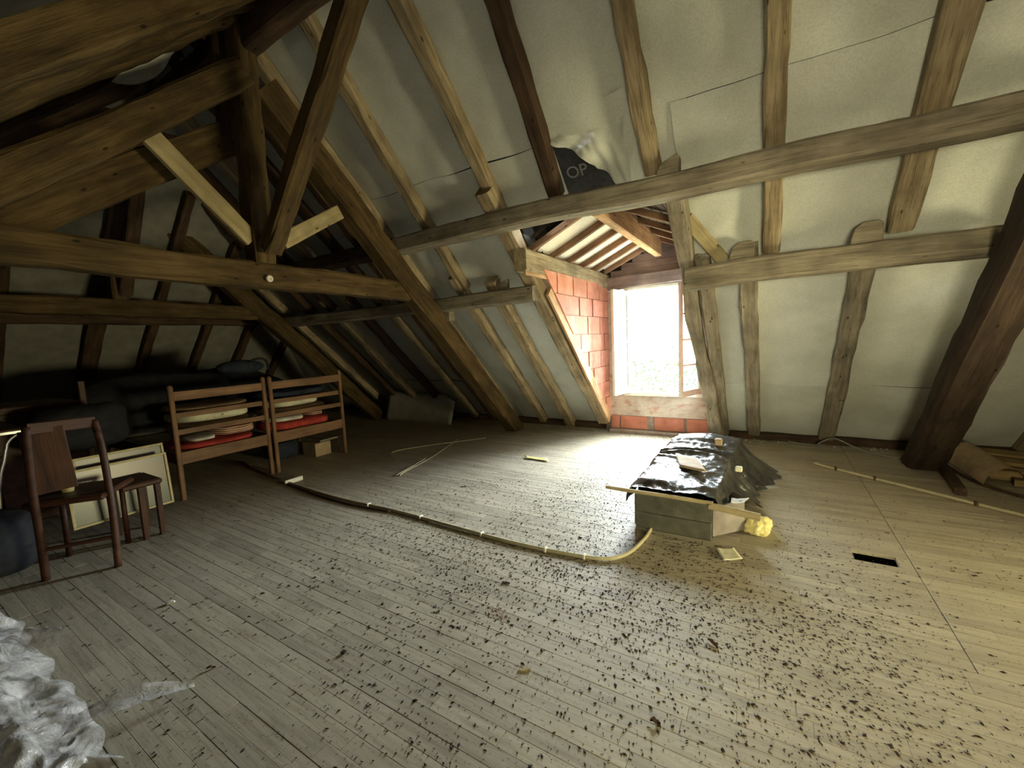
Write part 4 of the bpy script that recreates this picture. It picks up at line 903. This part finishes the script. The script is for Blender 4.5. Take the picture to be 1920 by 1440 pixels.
# ------------------------------------------------------------------ litter on the floor
def litter(name, n, fn, s0, s1, mat, label, cat='debris', seed=1, flatn=.35):
    r = random.Random(seed); vs, fs = [], []
    for i in range(n):
        p = fn(r)
        if p is None: continue
        x, y = p; L = r.uniform(s0, s1)*(.6+.8*r.random()**2)*(1-.4*min(1, max(0, (y-2.3)/2.2))); W = L*r.uniform(.25, .7); h = min(L, W)*flatn*r.uniform(.5, 1.5); a = r.uniform(0, PI); c, s = math.cos(a), math.sin(a); k = len(vs)
        for px_, py_, pz in ((-L/2, 0, 0), (0, -W/2, 0), (L/2, W*.15, 0), (0, W/2, 0), (L*.05, 0, h)): vs.append((x+px_*c-py_*s, y+px_*s+py_*c, pz+.0008))
        fs += [(k, k+1, k+4), (k+1, k+2, k+4), (k+2, k+3, k+4), (k+3, k, k+4)]
    return tag(from_py(name, vs, fs, mat), label, cat, None, 'stuff')
def spread(r):
    while True:
        x, y = r.uniform(-4.3, 1.6), r.uniform(.3, 5.6)
        d = .95*math.exp(-((x+1.25)**2/1.5+(y-2.7)**2/3.2))+.6*math.exp(-((x+.1)**2/.5+(y-2.0)**2/.7))+.10+.5*math.exp(-((x+1.3)**2/.5+(y-5.1)**2/.3))
        if y > rz(0)*0+5.75 or (-.85 < x < .05 and 2.8 < y < 4.6): continue
        if y < 1.3 and r.random() < .35: continue
        m_ = .45+.9*noise.noise((x*1.8, y*1.8, 5))
        if r.random() < d*max(.12, m_+.35): return x, y
litter('scattered_droppings', 22000, spread, .007, .019, M_DROP, 'countless dark droppings and leaf crumbs scattered over the floorboards', seed=4)
def clus(cx, cy, sx_, sy_): return lambda r: (r.gauss(cx, sx_), r.gauss(cy, sy_))
litter('dropping_patch', 420, clus(-1.45, 3.61, .09, .13), .006, .014, M_DROP, 'dense patch of fine black droppings on the bright floor', seed=5)
litter('dropping_patch', 200, clus(-1.08, 2.08, .12, .06), .008, .016, M_DROP, 'loose dark patch just in front of the long conduit', seed=6)
litter('dropping_patch', 160, clus(-1.95, 2.1, .13, .07), .006, .014, M_DROP, 'dark patch below the middle of the conduit', seed=7)
litter('brick_crumbs', 90, clus(-1.13, 1.60, .03, .03), .005, .014, M_CRUMB, 'small heap of reddish crumbs near the picture centre', seed=8)
litter('brick_crumbs', 150, clus(-.85, 1.36, .10, .05), .003, .008, M_CRUMB, 'reddish dust spread around the broken stick', seed=9)
litter('rubble', 500, lambda r: (r.uniform(-3.0, -2.0), r.gauss(5.72, .06)), .012, .05, M_GREYPANEL, 'grey rubble along the foot of the slope left of dormer', seed=10, flatn=.8)
litter('rubble', 260, lambda r: (r.uniform(-1.85, -.6), r.gauss(5.55, .07)), .01, .04, M_MORTAR, 'crumbled mortar below the dormer window', seed=11, flatn=.6)
litter('rubble', 350, lambda r: (r.uniform(-.4, 1.1), r.gauss(5.78, .06)), .012, .05, M_GREYPANEL, 'grey rubble along the foot of the slope right of dormer', seed=12, flatn=.8)
GC = 'single bits lying on the floorboards'
def chip(x, y, L, W, a, mat, label, h=.006):
    M = Matrix.Translation((x, y, h/2+.001)) @ Matrix.Rotation(a, 4, 'Z'); bm = bmesh.new(); box_bm(bm, -L/2, L/2, -W/2, W/2, -h/2, h/2)
    bmesh.ops.subdivide_edges(bm, edges=[e for e in bm.edges if e.calc_length() > L*.9], cuts=3)
    for v in bm.verts: v.co += Vector((0, W*.5*noise.noise(v.co*60), h*.4*noise.noise(v.co*40+Vector((x, y, 0)))))
    tag(from_bm('wood_chip', bm, mat, M), label, 'chip', GC)
def curl(x, y, L, W, a, mat, label):
    def fn(u, v):
        w_ = W*math.sin(PI*min(.97, u+.03))**.6*(1+.5*noise.noise((u*5, v*3, x*9))); c, s_ = math.cos(a), math.sin(a)
        px_, py_ = (u-.5)*L, (v-.5)*w_; return (x+px_*c-py_*s_, y+px_*s_+py_*c, .003+abs(v-.5)*W*.7+.004*noise.noise((u*6, v*6, y*7))+.004*math.sin(u*5))
    tag(grid('dry_leaf', 9, 6, fn, mat), label, 'leaf', GC)
chip(-.84, 1.35, .050, .008, .05+YAW, M_PALE, 'short pale broken stick right of the reddish crumbs')
chip(-1.24, 1.84, .045, .008, .3, M_DARKW, 'curled dark bark strip above the reddish crumbs')
chip(-2.79, .83, .035, .015, .9, M_WHITECHIP, 'bright white chip on the darker left floor', .012)
curl(-2.04, .71, .035, .016, 1.0, M_DARKW, 'dark leaf crumb right above the plastic tongue')
curl(-.19, 1.86, .055, .02, -.6, M_DARKW, 'dark brown feather-like scrap right of centre')
curl(-.32, 1.36, .035, .022, .2, M_DARKW, 'dark leaf bit near the lower edge right of centre')
chip(-1.6, 1.05, .018, .014, .2, M_DROP, 'round black dropping on the lower middle floor', .01)
chip(-2.45, 3.0, .05, .012, .7, M_GREY, 'grey splinter on the floor left of bright patch')
